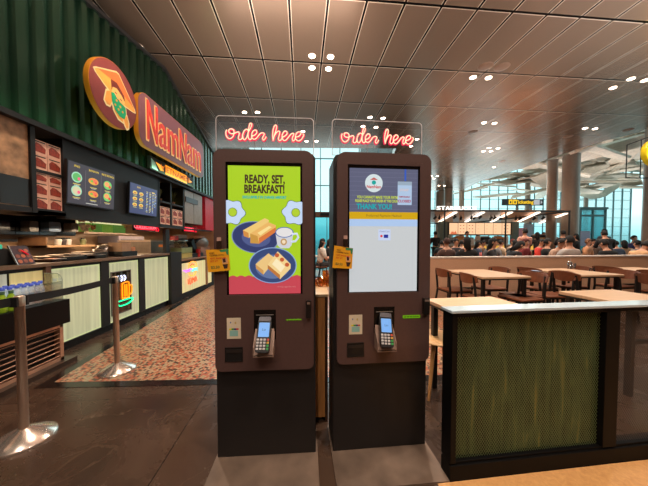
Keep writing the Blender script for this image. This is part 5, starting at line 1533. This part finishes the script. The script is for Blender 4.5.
for k, (pa_, pb_) in enumerate(((439, 446.5), (511.5, 517.5))):
    x0_, x1_ = dp(pa_, 228, YM).x, dp(pb_, 228, YM).x
    tag(MB().box(x0_, x1_, YM-.1, YM+.1, 0, z1_+.05).build('side_pillar', M_sage), 'sage green pillar at the %s end of the glowing menu boards' % ('left', 'right')[k], 'pillar')
tag(MB().box(dp(446.5, 228, YM).x, a-.06, YM-.02, YM+.04, .9, z1_).build('dark_screen', M_black), 'narrow black panel between the left sage pillar and the menu boards', 'panel')
# counter, back bar and its clutter
x0_, x1_ = dp(446, 240, 11.6).x, dp(541, 240, 11.6).x
t = thing('coffee_counter', 'long pale counter of the coffee kiosk with lit display cases', 'counter', ((x0_+x1_)/2, 11.6, 0))
MB().box(x0_, x1_, 11.3, 11.9, 0, 1.05).build('body', mat('pale_counter_front', (176, 150, 128), .5), t, world=True)
MB().box(x0_, x1_, 11.25, 11.95, 1.05, 1.1).build('worktop', M_white, t, world=True)
for k, px_ in enumerate((459, 480, 499, 530.5)):
    p = dp(px_, 250, 11.3); MB().box(p.x-.22, p.x+.22, 11.2, 11.29, .78, 1.04).build('lit_case', lit('yellow_case', (250, 190, 80), .9), t, world=True)
tag(MB().box(dp(452, 240, 13.2).x, dp(509, 240, 13.2).x, 13.0, 13.45, 0, 1.0).build('back_bar', mat('back_bar_brown', (120, 90, 70), .5)), 'brown back bar under the glowing menu boards', 'counter')
random.seed(21)
stuff = [('coffee_machine', 'coffee machine', (150, 150, 150)), ('carton_box', 'brown carton', (196, 130, 70)), ('white_canister', 'white canister', (200, 196, 190)), ('cup_stack', 'stack of cups', (190, 170, 150)), ('black_machine', 'black machine', (30, 28, 28))]
wh = ['far left', 'left of the barista', 'beside the barista', 'under the third board', 'under the fourth board', 'under the fifth board', 'under the last board', 'by the right pillar', 'right of the pink-shirted customer', 'far right']
for k, px_ in enumerate((452, 459, 471, 477, 484, 490, 497, 505, 530, 537)):
    nm_, ds, cc_ = stuff[k % 5]; p = dp(px_, 240, 11.6); h = random.uniform(.22, .42); w_ = random.uniform(.16, .26)
    t = thing(nm_, '%s on the coffee counter, %s' % (ds, wh[k]), ds.split()[-1] if k % 5 != 3 else 'cups', (p.x, 11.55, 1.1))
    if k % 5 in (2, 3):
        MB().lathe([(w_*.5, 0), (w_*.55, h*.8), (w_*.35, h)], 16).build('body', mat('cof_%d' % (k % 5), cc_, .4), t); MB().lathe([(w_*.36, h), (w_*.3, h+.05), (.001, h+.05)], 16).build('lid', M_black, t)
    else:
        MB().box(-w_, w_, -.15, .15, 0, h).build('body', mat('cof_%d' % (k % 5), cc_, .4), t, bevel=.01); MB().box(-w_*.8, w_*.8, -.17, -.15, h*.3, h*.75).build('front_plate', mat('cofp_%d' % (k % 2), ((60, 56, 54), (214, 160, 100))[k % 2], .4), t)
        MB().box(-w_*.7, w_*.7, -.1, .1, h, h+.05).build('top_tray', M_steel, t)

# direction sign
YS = 15.5
a, b = dp(503, 203, YS), dp(543.5, 203, YS)
t = thing('direction_sign', 'black overhead direction sign with yellow writing beyond the coffee canopy', 'sign', ((a.x+b.x)/2, YS, 0))
z0_, z1_ = dp(520, 205.3, YS).z, dp(520, 199, YS).z
MB().box(a.x, b.x, YS, YS+.12, z0_, z1_).build('board', mat('sign_black', (30, 27, 28), .4), t, world=True)
w_ = b.x-a.x; m_ = MB(); h_ = z1_-z0_
m_.box(a.x+w_*.14, a.x+w_*.23, YS-.012, YS, z0_+h_*.15, z1_-h_*.1, 0); m_.box(a.x+w_*.245, a.x+w_*.34, YS-.012, YS, z0_+h_*.15, z1_-h_*.1, 0)
m_.text('Ticketing', h_*.78, T(a.x+w_*.52, YS-.012, (z0_+z1_)/2, PI/2), .006, 0, 'CENTER', .008, 1.05)
m_.box(a.x+w_*.76, a.x+w_*.9, YS-.012, YS, z0_+h_*.1, z1_-h_*.1, 1)
m_.prism([(a.x+w_*.93, z0_+h_*.2), (a.x+w_*.97, z0_+h_*.5), (a.x+w_*.93, z0_+h_*.8)], YS-.012, YS, 'xz', 1)
for q_ in (.165, .275): m_.box(a.x+w_*q_, a.x+w_*(q_+.035), YS-.016, YS-.012, z0_+h_*.3, z0_+h_*.65, 2)
m_.build('pictograms', [lit('sign_yellow', (250, 200, 10), .95), lit('sign_white', (196, 200, 206), .7), MATS['sign_black']], t, world=True)
for px_ in (517.8, 531.5):
    p = dp(px_, 210, YS); MB().box(p.x-.06, p.x+.06, YS+.02, YS+.1, 0, z0_).build('post', mat('sign_post', (110, 120, 124), .4), t, world=True)

# round yellow hanging sign at the right edge with its wire frame
YR = 6.0
c_ = dp(652.5, 153, YR); r_ = abs(dp(664, 153, YR).x - c_.x)
t = thing('round_lightbox', 'round glowing yellow sign at the right frame edge', 'sign', tuple(c_), R(8))
MB().lathe([(r_, -.05), (r_*1.02, -.03), (r_*1.02, .03), (r_, .05)], 40, 0, T(0, 0, 0, PI/2)).build('drum', mat('yellow_rim', (190, 160, 10), .4, em=.3), t)
MB().lathe([(.001, .0505), (r_*.97, .0505), (r_*.97, .056), (.001, .06)], 40, 0, T(0, 0, 0, PI/2)).build('lit_face', lit('yellow_face', (255, 226, 20), 1.05), t)
MB().bar((0, 0, r_), (0, 0, H-c_.z), .05).build('hanger', M_black, t)
f = MB(); a, b = dp(627, 145, YR+.5), dp(640, 178, YR+.5); a2_, b2_ = dp(666, 120, YR+.5), dp(666, 190, YR+.5)
xa_, xb_ = a.x, dp(672, 150, YR+.5).x
for (p_, q_) in (((xa_, a.z), (xa_, b.z)), ((b.x, a.z+.15), (b.x, b.z)), ((xa_, b.z), (xb_, b.z)), ((xa_, a.z), (xb_, a.z+.45)), ((xb_, a.z+.45), (xb_, b.z))):
    f.bar((p_[0], YR+.5, p_[1]), (q_[0], YR+.5, q_[1]), .022)
f.bar((b.x+.3, YR+.5, a.z+.2), (b.x+.3, YR+.5, H), .03)
tag(f.build('wire_frame', M_black), 'thin black rectangular frame hanging beside the round yellow sign', 'frame')

# glass lift box behind on the right
YE = 17.0
a, b = dp(580, 225, YE).x, dp(605, 225, YE).x; zt_ = dp(590, 209, YE).z
t = thing('glass_lift', 'teal glass lift enclosure in front of the far windows', 'lift', ((a+b)/2, YE, 0))
MB().box(a, b, YE-.02, YE, 0, zt_).build('glass_front', M_glt, t, world=True)
MB().box(b-.02, b, YE, YE+1.5, 0, zt_).build('glass_side', M_glt, t, world=True)
f = MB(); 
for x in (a, (a+b)/2, b): f.box(x-.05, x+.05, YE-.05, YE+.05, 0, zt_)
for z in (zt_, zt_-.45, 1.2): f.box(a, b, YE-.06, YE+.06, z-.06, z+.06)
f.box(a-.1, b+.1, YE-.1, YE+1.6, zt_, zt_+.12)
f.build('frame', mat('lift_frame', (54, 72, 70), .4, .4), t, world=True)
# far low wall, notice boards
for k, (pa_, pb_, y0p, y1p, YY, cc_, lb) in enumerate(((569.5, 576, 231, 246, 12.5, (190, 160, 130), 'cream standing board beside the big column'), (581, 590, 231, 246, 13, (150, 140, 160), 'lilac standing board right of the big column'),
                                    (549, 558, 237, 246, 13.5, (190, 150, 130), 'low pink board left of the big column'), (524, 533, 224, 232, 14.6, (150, 170, 190), 'pale blue poster behind the pink-shirted customer'), (519, 527, 228, 236, 14.5, (214, 150, 170), 'pink poster behind the pink-shirted customer'))):
    a, b = dp(pa_, y0p, YY), dp(pb_, y1p, YY)
    t = thing('notice_board', lb, 'board', ((a.x+b.x)/2, YY, 0)); MB().box(a.x, b.x, YY, YY+.04, min(b.z, 1.0), a.z).build('panel', mat('notice_%d' % k, cc_, .5), t, world=True)
    MB().box((a.x+b.x)/2-.03, (a.x+b.x)/2+.03, YY+.01, YY+.03, 0, min(b.z, 1.0)).build('stand', M_black, t, world=True)

# ================================================================== PEOPLE
def skin_mesh(name, joints, edges, radii, mt, parent, sub=1):
    me = bpy.data.meshes.new(name); me.from_pydata([tuple(j) for j in joints], edges, []); 
    o = bpy.data.objects.new(name, me); COL.objects.link(o)
    sk = o.modifiers.new('s', 'SKIN'); sk.use_smooth_shade = True
    bm = bmesh.new(); bm.from_mesh(me); lay = bm.verts.layers.skin.verify()
    for i, v in enumerate(bm.verts):
        r = radii[i]; v[lay].radius = r if hasattr(r, '__len__') else (r, r); v[lay].use_root = (i == 0)
    bm.to_mesh(me); bm.free()
    ss = o.modifiers.new('u', 'SUBSURF'); ss.levels = sub; ss.render_levels = sub
    dg = bpy.context.evaluated_depsgraph_get(); dg.update()
    nm_ = bpy.data.meshes.new_from_object(o.evaluated_get(dg)); nm_.name = name
    o.modifiers.clear(); o.data = nm_; bpy.data.meshes.remove(me)
    nm_.materials.clear(); nm_.materials.append(mt)
    for p in nm_.polygons: p.use_smooth = True
    o.parent = parent
    return o
def person(x, y, rz, pose, shirt, pants, label, hair='short', lean=.12, skin_c=(190, 136, 108), arms=(0, 0), hairc=(17, 13, 12), extra=None, tilt=0, s=1.0):
    """faces local -y"""
    t = thing('person', label, 'person', (x, y, 0), rz); t.scale = (s, s, s)
    mk = lambda n, c, **k: mat('%s_%d_%d_%d' % (n, *c), c, .8 if n != 'skin' else .55, **k)
    sk = mk('skin', skin_c); sh = mk('cloth', shirt); pn = mk('cloth', pants); hr = mk('hair', hairc)
    J = []; E = []; Rr = []; idx = {}
    def add(n, p, r, par=None):
        J.append(Vector(p)); Rr.append(r); idx[n] = len(J)-1
        if par is not None: E.append((idx[par], idx[n]))
    hz_ = .92 if pose == 'stand' else .53
    L = lean
    def tp_(h, side=0, fwd=0):      # along the leaning trunk
        return (side, -math.sin(L)*h - fwd, hz_ + math.cos(L)*h)
    add('pel', (0, 0, hz_), (.14, .105)); add('wai', tp_(.17), (.125, .095), 'pel'); add('che', tp_(.36), (.15, .105), 'wai'); add('upc', tp_(.46), (.12, .085), 'che')
    add('nek', tp_(.55), .052, 'upc')
    hd = Vector(tp_(.60)); tx_ = Vector((0, -math.sin(L+tilt), math.cos(L+tilt)))
    add('jaw', hd + tx_*.02 + Vector((0, -.02, 0)), (.062, .07), 'nek'); add('mid', hd + tx_*.09, (.074, .088), 'jaw'); add('top', hd + tx_*.16, (.06, .07), 'mid')
    hc = hd + tx_*.10
    for s_, nme in ((-1, 'r'), (1, 'l')):
        a_ = arms[0 if s_ < 0 else 1]
        add('sh'+nme, tp_(.45, s_*.18), .052, 'upc')
        el = Vector(tp_(.18, s_*.24, .08 + .14*a_)); wr = el + Vector((-s_*.06*(1+a_), -.2, .02 + .12*a_ if pose == 'sit' or a_ else -.16))
        add('el'+nme, el, .040, 'sh'+nme); add('wr'+nme, wr, .026, 'el'+nme)
        dr = (wr-el).normalized(); add('pa'+nme, wr + dr*.07, (.032, .018), 'wr'+nme)
        sd = dr.orthogonal().normalized(); sd = Vector((1, 0, 0)) - dr*dr.x; sd.normalize()
        pm = wr + dr*.07
        for k in range(4):
            f1 = pm + dr*.035 + sd*(k-1.5)*.017; f2 = f1 + dr*(.032 + (.008 if k in (1, 2) else 0)) + Vector((0, 0, -.01))
            add('f%d%s' % (k, nme), f1, .0095, 'pa'+nme); add('g%d%s' % (k, nme), f2, .008, 'f%d%s' % (k, nme))
        add('t1'+nme, wr + dr*.05 - sd*s_*.035, .0105, 'wr'+nme); add('t2'+nme, wr + dr*.085 - sd*s_*.05, .009, 't1'+nme)
        if pose == 'stand':
            kn = Vector((s_*.1, -.02, .5)); an_ = Vector((s_*.1, .02, .09)); 
        else:
            kn = Vector((s_*.11, -.43, .52)); an_ = Vector((s_*.12, -.42, .09))
        add('hi'+nme, (s_*.085, 0 if pose == 'stand' else -.05, hz_-.04), .088, 'pel'); add('kn'+nme, kn, .058, 'hi'+nme); add('an'+nme, an_, .038, 'kn'+nme); add('to'+nme, an_ + Vector((0, -.15, -.055)), (.036, .03), 'an'+nme)
    skin_mesh('body', J, E, Rr, sk, t)
    # clothes
    g = .024
    J.append(Vector(tp_(.50))); Rr.append((.085, .06)); idx['nkb'] = len(J)-1
    def sub_(names, pars, extra_r=g):
        js = [J[idx[n]] for n in names]; rr = []
        for n in names:
            r = Rr[idx[n]]; rr.append(tuple(v+extra_r for v in r) if hasattr(r, '__len__') else r+extra_r*1.3)
        return js, [(names.index(a), names.index(b)) for a, b in pars], rr
    js, es, rr = sub_(['pel', 'wai', 'che', 'upc', 'shr', 'shl', 'elr', 'ell', 'nkb'], [('upc', 'nkb'), ('pel', 'wai'), ('wai', 'che'), ('che', 'upc'), ('upc', 'shr'), ('upc', 'shl'), ('shr', 'elr'), ('shl', 'ell')])
    skin_mesh('shirt', js, es, rr, sh, t)
    js, es, rr = sub_(['pel', 'hir', 'hil', 'knr', 'knl', 'anr', 'anl'], [('pel', 'hir'), ('pel', 'hil'), ('hir', 'knr'), ('hil', 'knl'), ('knr', 'anr'), ('knl', 'anl')], .012)
    rr[0] = (.148, .112)
    skin_mesh('trousers', js, es, rr, pn, t)
    # hair: a cap with an open face, longer for long hair
    hm = MB(); n_ = 18; vs = []; fs = []
    ax = Matrix.Rotation(-(L+tilt), 4, 'X')
    ax = Matrix.Translation(hc) @ Matrix.Rotation((L+tilt), 4, 'X')
    for i in range(8):
        for j in range(n_):
            a = 2*PI*j/n_; face_ = max(0, math.cos(a + PI/2))      # 1 towards -y
            lim = PI*.66 - face_**.6*PI*.33 if face_ > 0 else PI*.66
            if hair == 'long' and face_ < .2: lim = PI*.74
            th = lim*i/7
            rr_ = 1.0 + .05*math.sin(j*2.7+i) + random.uniform(-.02, .02)
            vs.append(Vector((.079*math.sin(th)*math.cos(a)*rr_, .092*math.sin(th)*math.sin(a)*rr_ + .006, .112*math.cos(th) + (.0 if i < 7 else -.0))))
    if hair == 'long':
        for j in range(n_):
            a = 2*PI*j/n_; v = vs[7*n_+j]; face_ = max(0, math.cos(a + PI/2))
            if face_ < .2: vs[7*n_+j] = Vector((v.x*1.2, v.y*1.25+.02, v.z-.14))
    for i in range(7):
        for j in range(n_): fs.append((i*n_+j, (i+1)*n_+j, (i+1)*n_+(j+1) % n_, i*n_+(j+1) % n_))
    hm.add(vs, fs, 0, True, ax)
    if hair == 'bun': hm.ball((0, .08, .1), .045, 0, 10, ax)
    ho = hm.build('hair', hr, t); so = ho.modifiers.new('sol', 'SOLIDIFY'); so.thickness = .012; so.offset = 0
    # face
    fm = MB()
    for s_ in (-1, 1):
        fm.ball((s_*.03, -.083, .0), (.012, .006, .007), 0, 8, ax); fm.ball((s_*.079, .005, -.01), (.01, .02, .03), 1, 8, ax)
    fm.ball((0, -.098, -.025), (.012, .018, .02), 1, 8, ax); fm.ball((0, -.085, -.058), (.022, .008, .006), 2, 8, ax)
    fm.build('face', [M_hair, sk, mat('lips', (150, 76, 70), .5)], t)
    if extra == 'strap':
        m_ = MB(); c0_ = Vector(tp_(.3)); m_.tube([(-.17, .02+c0_.y, hz_+.45), (-.05, .13+c0_.y, hz_+.3), (.1, .125+c0_.y*.6, hz_+.12), (.19, .02, hz_-.0)], .014, 6)
        m_.build('bag_strap', M_black, t)
    if extra == 'apron':
        m_ = MB(); m_.prism([(-.13, .15), (.13, .15), (.16, -.3), (-.16, -.3)], -.15, -.135, 'xz', 0, T(0, 0, hz_+.2)); m_.build('apron', mat('green_apron', (20, 76, 44), .8), t)
    if extra == 'apronback':
        m_ = MB(); m_.prism([(-.15, .0), (.15, .0), (.17, -.4), (-.17, -.4)], .14, .155, 'xz', 0, T(0, 0, hz_+.05)); m_.build('apron', mat('green_apron', (20, 76, 44), .8), t)
    if extra == 'cap':
        m_ = MB(); m_.ball((0, .0, .04), (.1, .115, .1), 0, 14, ax); m_.prism([(-.07, -.17), (.07, -.17), (.085, -.08), (-.085, -.08)], .06, .075, 'xy', 0, ax); m_.build('cap', mat('brown_cap', (110, 50, 36), .7), t)
    return t
def seatp(px_, Yp): return dp(px_, 240, Yp).x
pers = [
 # px, Y, rz, pose, shirt, pants, label, kwargs
 (435.5, 12.6, PI+.2, 'stand', (22, 20, 22), (24, 24, 26), 'person in black with a dark green apron standing at the left of the coffee kiosk', dict(extra='apronback', lean=.03)),
 (466.5, 12.45, 0, 'stand', (40, 56, 44), (30, 30, 30), 'barista in a brown cap and green apron behind the coffee counter', dict(extra='apron', lean=.05)),
 (448, 6.9, PI, 'sit', (74, 50, 44), (40, 36, 40), 'seated diner in a brown top with brown hair, back to the camera, behind the partition', dict(hairc=(62, 32, 24), lean=.1)),
 (454.5, 8.6, .2, 'sit', (50, 46, 52), (40, 36, 40), 'seated diner in dark grey facing the camera left of the coffee kiosk display', dict(lean=.1)),
 (468, 6.3, PI-.1, 'sit', (20, 18, 20), (30, 30, 34), 'broad seated diner in a black jacket, back to the camera', dict(hair='long', lean=.08, s=1.02)),
 (488.5, 6.2, .9, 'sit', (28, 26, 28), (30, 30, 34), 'seated woman with black hair in profile, hand near her face, behind the partition', dict(hair='long', lean=.15, arms=(1, .6))),
 (506, 6.3, 1.4, 'sit', (30, 27, 30), (30, 30, 34), 'seated diner in black bending over the table behind the partition', dict(hair='long', lean=.45, tilt=.3)),
 (511, 10.0, .3, 'sit', (188, 160, 140), (40, 40, 40), 'seated diner with reddish hair and a pale scarf', dict(hairc=(96, 34, 26), lean=.1)),
 (522, 7.9, .4, 'sit', (120, 30, 34), (40, 40, 40), 'seated diner in a dark red top beside the pink-shirted customer', dict(hairc=(80, 28, 24), lean=.15)),
 (525, 9.0, PI, 'stand', (206, 150, 132), (120, 100, 90), 'customer in a pink shirt with a black bag strap, back to the camera', dict(extra='strap', lean=.02, s=.98)),
 (537.5, 10.1, PI-.4, 'stand', (44, 34, 30), (30, 28, 28), 'long-haired customer in dark brown, back to the camera', dict(hair='long', hairc=(30, 20, 18), lean=.05, s=.93)),
 (543.5, 13.6, -.6, 'stand', (150, 130, 104), (50, 50, 54), 'man in a beige shirt standing left of the columns', dict(lean=.03)),
 (536.5, 8.6, .5, 'sit', (196, 50, 40), (40, 40, 44), 'seated diner in a bright red top', dict(lean=.2)),
 (545, 7.4, 1.2, 'sit', (22, 20, 22), (30, 30, 34), 'seated diner in black turned sideways left of the white-shirted diner', dict(lean=.1)),
 (554.5, 6.9, .1, 'sit', (176, 140, 118), (60, 56, 56), 'seated diner in a tan top facing the white-shirted diner', dict(lean=.25, tilt=.2)),
 (571, 6.0, PI, 'sit', (176, 164, 158), (60, 56, 56), 'large seated diner in a white-grey T-shirt, back to the camera', dict(lean=.05, s=1.03)),
 (563.5, 9.9, PI-.3, 'stand', (24, 22, 26), (30, 30, 34), 'person in black standing before the big bronze column', dict(lean=.05, s=.97)),
 (578, 10.2, PI+.5, 'stand', (30, 26, 26), (30, 30, 34), 'person with long black hair standing right of the big column', dict(hair='long', lean=.1, s=.9)),
 (586, 9.0, .4, 'sit', (190, 130, 90), (60, 56, 56), 'seated diner in an orange-tan top among the far tables', dict(lean=.1, hairc=(120, 80, 56))),
 (593, 9.6, -.5, 'sit', (120, 100, 90), (60, 56, 56), 'seated diner in brown behind the far tables', dict(lean=.1)),
 (608.5, 7.6, PI-.35, 'stand', (18, 17, 20), (20, 20, 24), 'man in a black shirt standing and leaning over a table at the right', dict(lean=.3, s=.93, arms=(.6, .6))),
 (604.5, 10.5, PI, 'stand', (84, 84, 88), (50, 50, 54), 'person in grey standing behind the black-shirted man', dict(lean=.03, s=1.02)),
 (633.5, 6.2, 1.5, 'sit', (196, 150, 108), (60, 56, 56), 'seated diner in a beige top leaning forward at the right edge', dict(lean=.45, tilt=.2)),
 (616.5, 5.95, PI+.2, 'sit', (18, 17, 19), (30, 30, 34), 'seated diner in black beside the beige-topped diner', dict(lean=.35)),
 (633, 11.0, 0, 'sit', (50, 36, 80), (30, 30, 34), 'far diner in purple facing the camera with arms spread', dict(lean=.05, s=1.12)),
 (319.5, 8.2, PI/2+.3, 'sit', (206, 196, 186), (50, 46, 46), 'seated diner in white seen between the two kiosks', dict(lean=.15, hair='long')),
 (326, 9.0, PI/2, 'sit', (30, 26, 28), (40, 36, 36), 'seated diner in black seen between the two kiosks', dict(lean=.2, hair='long')),
]
rr_ = random.Random(11)
hues = [(30, 28, 32, 'black'), (150, 40, 36, 'red'), (196, 188, 180, 'white'), (60, 66, 84, 'navy'), (140, 110, 84, 'brown'), (110, 110, 112, 'grey'), (190, 160, 130, 'beige')]
spots_ = [(441.5, 9.5), (457, 10.3), (461.5, 9.4), (474.5, 8.8), (479, 10.1), (493, 8.3), (499.5, 9.7), (515.5, 8.7), (562, 8.0), (567, 8.9), (622, 8.2), (626.5, 8.8), (643, 7.6), (589, 11.2)]
for k_, (a_, b_) in enumerate(spots_):
    h_ = hues[k_ % 7]; near = 'left of the coffee menu boards' if a_ < 455 else 'below the %s coffee menu board' % ['first', 'second', 'third', 'fourth', 'fifth', 'sixth', 'seventh'][min(6, int((a_-449)/8.8))] if a_ < 512 else 'near the pink-shirted customer' if a_ < 540 else 'in front of the big columns' if a_ < 577 else 'left of the leaning man in black' if a_ < 606 else 'right of the leaning man in black'
    pers.append((a_, b_, rr_.choice([0, .6, -.6, 2.6, PI, 3.6, 1.5]), 'sit', h_[:3], (40, 38, 42), 'far seated diner in %s, %s, %s' % (h_[3], near, ['with short hair', 'with long hair'][k_ % 2]), dict(hair=['short', 'long'][k_ % 2], lean=rr_.uniform(.05, .3), s=.97)))
chx = None
for (px_, Yp, rz_, ps, sh_, pn_, lb, kw) in pers:
    x = seatp(px_, Yp); person(x, Yp, rz_, ps, sh_, pn_, lb, **kw)
    if ps == 'sit':
        s_ = kw.get('s', 1)
        lb2 = lb.replace('seated ', '').split(','); c = chair(x, Yp, rz_+PI, ' '.join(('chair under the ' + ','.join(lb2[:2])).split()[:15]))
        c.location = Vector((x, Yp, 0)) + Vector((math.sin(rz_+PI), -math.cos(rz_+PI), 0))*-.0
        c['group'] = 'chairs of the diners beyond the partition'
# tables for the diners
M_dt = mat('far_table_top', (206, 176, 150), .4)
wh = ['beside the diner in tan at the left', 'before the black-jacketed diner', 'beside the profile diner', 'before the large white-shirted diner', 'under the leaning black-shirted man', 'at the right frame edge', 'among the far orange-clad diners', 'by the red-topped diner', 'seen between the two kiosks']
for k, (px_, Yp) in enumerate(((448, 7.5), (477, 7.4), (508, 7.3), (570, 7.1), (598, 6.7), (642, 6.9), (590, 9.9), (530, 8.4), (314, 9.0))):
    x = seatp(px_, Yp)
    t = thing('cafe_table', 'far cafe table ' + wh[k], 'table', (x, Yp, 0), 0, 'cafe tables beyond the partition')
    MB().box(-.35, .35, -.3, .3, .71, .74).build('tabletop', M_dt, t); MB().tube([(0, 0, .02), (0, 0, .71)], .03, 10).build('pedestal', M_black, t); MB().lathe([(.25, 0), (.25, .015), (.03, .03)], 20).build('foot', M_black, t)
random.seed(5)
cw = ['left of the black-jacketed diner', 'right of the black-jacketed diner', 'by the profile diner', 'near the red diner', 'left of the white-shirted diner', 'right of the white-shirted diner', 'by the leaning man', 'at the right edge']
for k, (px_, Yp, tb_) in enumerate(((475, 7.4, 0), (481, 7.45, 0), (507, 7.3, 0), (530, 8.4, 0), (566, 7.1, 0), (574, 7.0, 0), (598, 6.7, 0), (642, 6.9, 0))):
    h = random.uniform(.1, .2); cup(seatp(px_, Yp), Yp, .74, .035, h, 'paper cup on a far table, ' + cw[k], 'paper_cup', mat('cup_%d' % (k % 3), ((206, 200, 192), (160, 60, 50), (190, 130, 80))[k % 3], .5))

# ================================================================== CEILING LIGHTS
dl0 = None
def downlight(px_, py_, label, power=60):
    global dl0
    p = fl(px_, py_, H)
    if dl0 is None:
        dl0 = thing('ceiling_downlight', label, 'downlight', (p.x, p.y, H), 0, 'recessed downlights in the bronze ceiling')
        MB().lathe([(.048, -.004), (.075, -.012), (.082, -.006), (.082, 0)], 24).build('trim_ring', mat('downlight_ring', (170, 150, 135), .3, .6), dl0)
        MB().lathe([(.001, -.014), (.062, -.014), (.066, -.004)], 24).build('lamp_lens', lit('lamp_white', (255, 232, 206), 16), dl0)
        d_ = dl0
    else: d_ = dup(dl0, (p.x, p.y, H), 0, label)
    return p
groups = [('cluster above the two kiosks', ((312, 55.5, 'back left'), (330.5, 56.5, 'back right'), (312, 67.5, 'front left'), (328.5, 68.5, 'front right'))),
          ('pair above the left neon sign', ((244.5, 112, 'left one'), (257.5, 112, 'right one'))),
          ('cluster above the right neon sign', ((370, 117, 'upper left'), (383, 118, 'upper right'), (363, 126, 'lower left'), (376, 127, 'lower right'))),
          ('group right of the left neon sign', ((303, 131, 'upper'), (306.5, 141, 'lower left'), (316.5, 141, 'lower right'))),
          ('single by the right end of the right neon sign', ((417, 139, 'single'), (411, 146, 'lower single'))),
          ('bright pair right of centre', ((473, 77, 'left one'), (488.5, 77.5, 'right one'))),
          ('small pair below the bright pair', ((484, 122.5, 'left one'), (494.5, 123, 'right one'))),
          ('far four over the coffee kiosk', ((483.5, 151, 'front left'), (491, 151, 'front right'), (489, 147.7, 'back left'), (498, 148.2, 'back right'))),
          ('far single over the coffee kiosk', ((494, 167, 'single'),)),
          ('far column pair', ((431.5, 176, 'left'), (437.5, 176, 'right'), (434, 178.5, 'lower'), (439, 185.5, 'far left'), (444.5, 185.5, 'far right'))),
          ('row at the right edge', ((613, 87.5, 'left one'), (631, 78.5, 'middle one'), (645, 80, 'right one'))),
          ('pair left of the skylight edge', ((585, 128, 'left one'), (595, 128.5, 'right one'))),
          ('single beside the green fascia', ((139, 46, 'single'),))]
pts_l = []
for g_, lst in groups:
    for x, y, w_ in lst:
        pts_l.append(downlight(x, y, 'round downlight, %s of the %s' % (w_, g_)[:200] if 'single' != w_ else 'small round lit downlight, the ' + g_))
# dark sprinkler / speaker discs
for k, (x, y, lb) in enumerate(((485.5, 66.5, 'unlit round ceiling disc above the bright downlight pair, left'), (502, 67, 'unlit round ceiling disc above the bright downlight pair, right'), (473, 132, 'bronze round ceiling disc over the coffee kiosk'), (568, 136.5, 'pale ring ceiling speaker above the big column'), (502, 161.5, 'far small ceiling disc over the coffee kiosk'), (628, 130, 'small ceiling disc near the skylight edge'))):
    p = fl(x, y, H); o = MB().lathe([(.001, -.02), (.08, -.02), (.13, -.012), (.15, 0)], 24).build('ceiling_disc', mat('disc_bronze', (120, 92, 74), .4)); o.location = (p.x, p.y, H); tag(o, lb, 'ceiling disc')

# ================================================================== LIGHT
def spot(loc, power, col=(1, .86, .72), ang=110, blend=.8, r=.06, rot=(0, 0, 0)):
    l = bpy.data.lights.new('lamp', 'SPOT'); l.energy = power; l.color = col; l.spot_size = R(ang); l.spot_blend = blend; l.shadow_soft_size = r
    o = bpy.data.objects.new('lamp', l); COL.objects.link(o); o.location = loc; o.rotation_euler = rot; return o
def area(loc, power, sx, sy, rot=(0, 0, 0), col=(1, .82, .64)):
    l = bpy.data.lights.new('area_light', 'AREA'); l.shape = 'RECTANGLE'; l.size = sx; l.size_y = sy; l.energy = power; l.color = col
    o = bpy.data.objects.new('area_light', l); COL.objects.link(o); o.location = loc; o.rotation_euler = rot; return o
for i, p in enumerate(pts_l):
    if i % 2 == 0: spot((p.x, p.y, H-.03), 170)
for x, y in ((-1.5, .3), (1.2, .2), (-.2, -1.6), (3.2, -.5), (-1.6, 3.0), (3.5, 2.6), (6.5, 4.5), (1.5, 5), (5, 7.5), (9, 6), (-2, -3), (6.5, 9), (9, 9.5), (7, 13.5), (10.3, 12.5), (5.5, 15.5)):
    spot((x, y, H-.03), 300, ang=130)  # spots without fixtures, several added to brighten the hall
spot((.7, 2.0, H-.03), 420, ang=50)  # narrow spot added to brighten the floor by the kiosks
# unseen upward fill panels added to brighten the ceiling
area((1.5, -2.2, 3.0), 350, 8, 2.0, (PI, 0, 0), (1, .84, .72))
area((7, 3, 3.0), 380, 6, 4, (PI, 0, 0), (1, .97, .95))
area((-.5, 4.5, 3.0), 160, 3, 4, (PI, 0, 0), (1, .86, .76))
# stall lamps: under the soffit and over the counter
area((XB+.75, 2.2, zlow-.1), 32, .2, 3.0, (0, 0, 0), (1, .74, .46))
area((XS-.8, 5.2, zlow-.1), 40, .2, 3.5, (0, 0, 0), (1, .76, .5))
area((XS+.12, 4, ZB+.03), 9, .05, 7, (PI, R(-25), 0), (.55, 1, .5))
for x, y in ((9, 13), (14, 13), (19, 14), (10, 20), (16, 20), (23, 20)): spot((x, y, 3.0), 300, (1, .97, .93), 150, .6, .9, (PI, 0, 0))  # unseen upward spots added to brighten the leaves under the high roof
# daylight through the far glazing
area((16, YF-.6, 5), 900, 18, 7, (R(90), 0, PI), (.72, .95, 1))
area((-1, YL-.6, 5.5), 220, 9, 5, (R(90), 0, PI), (.72, .95, 1))

scene.view_settings.view_transform = 'Standard'
scene.view_settings.look = 'None'
scene.view_settings.gamma = 1
scene.view_settings.use_curve_mapping = False
scene.view_settings.exposure = 0.0
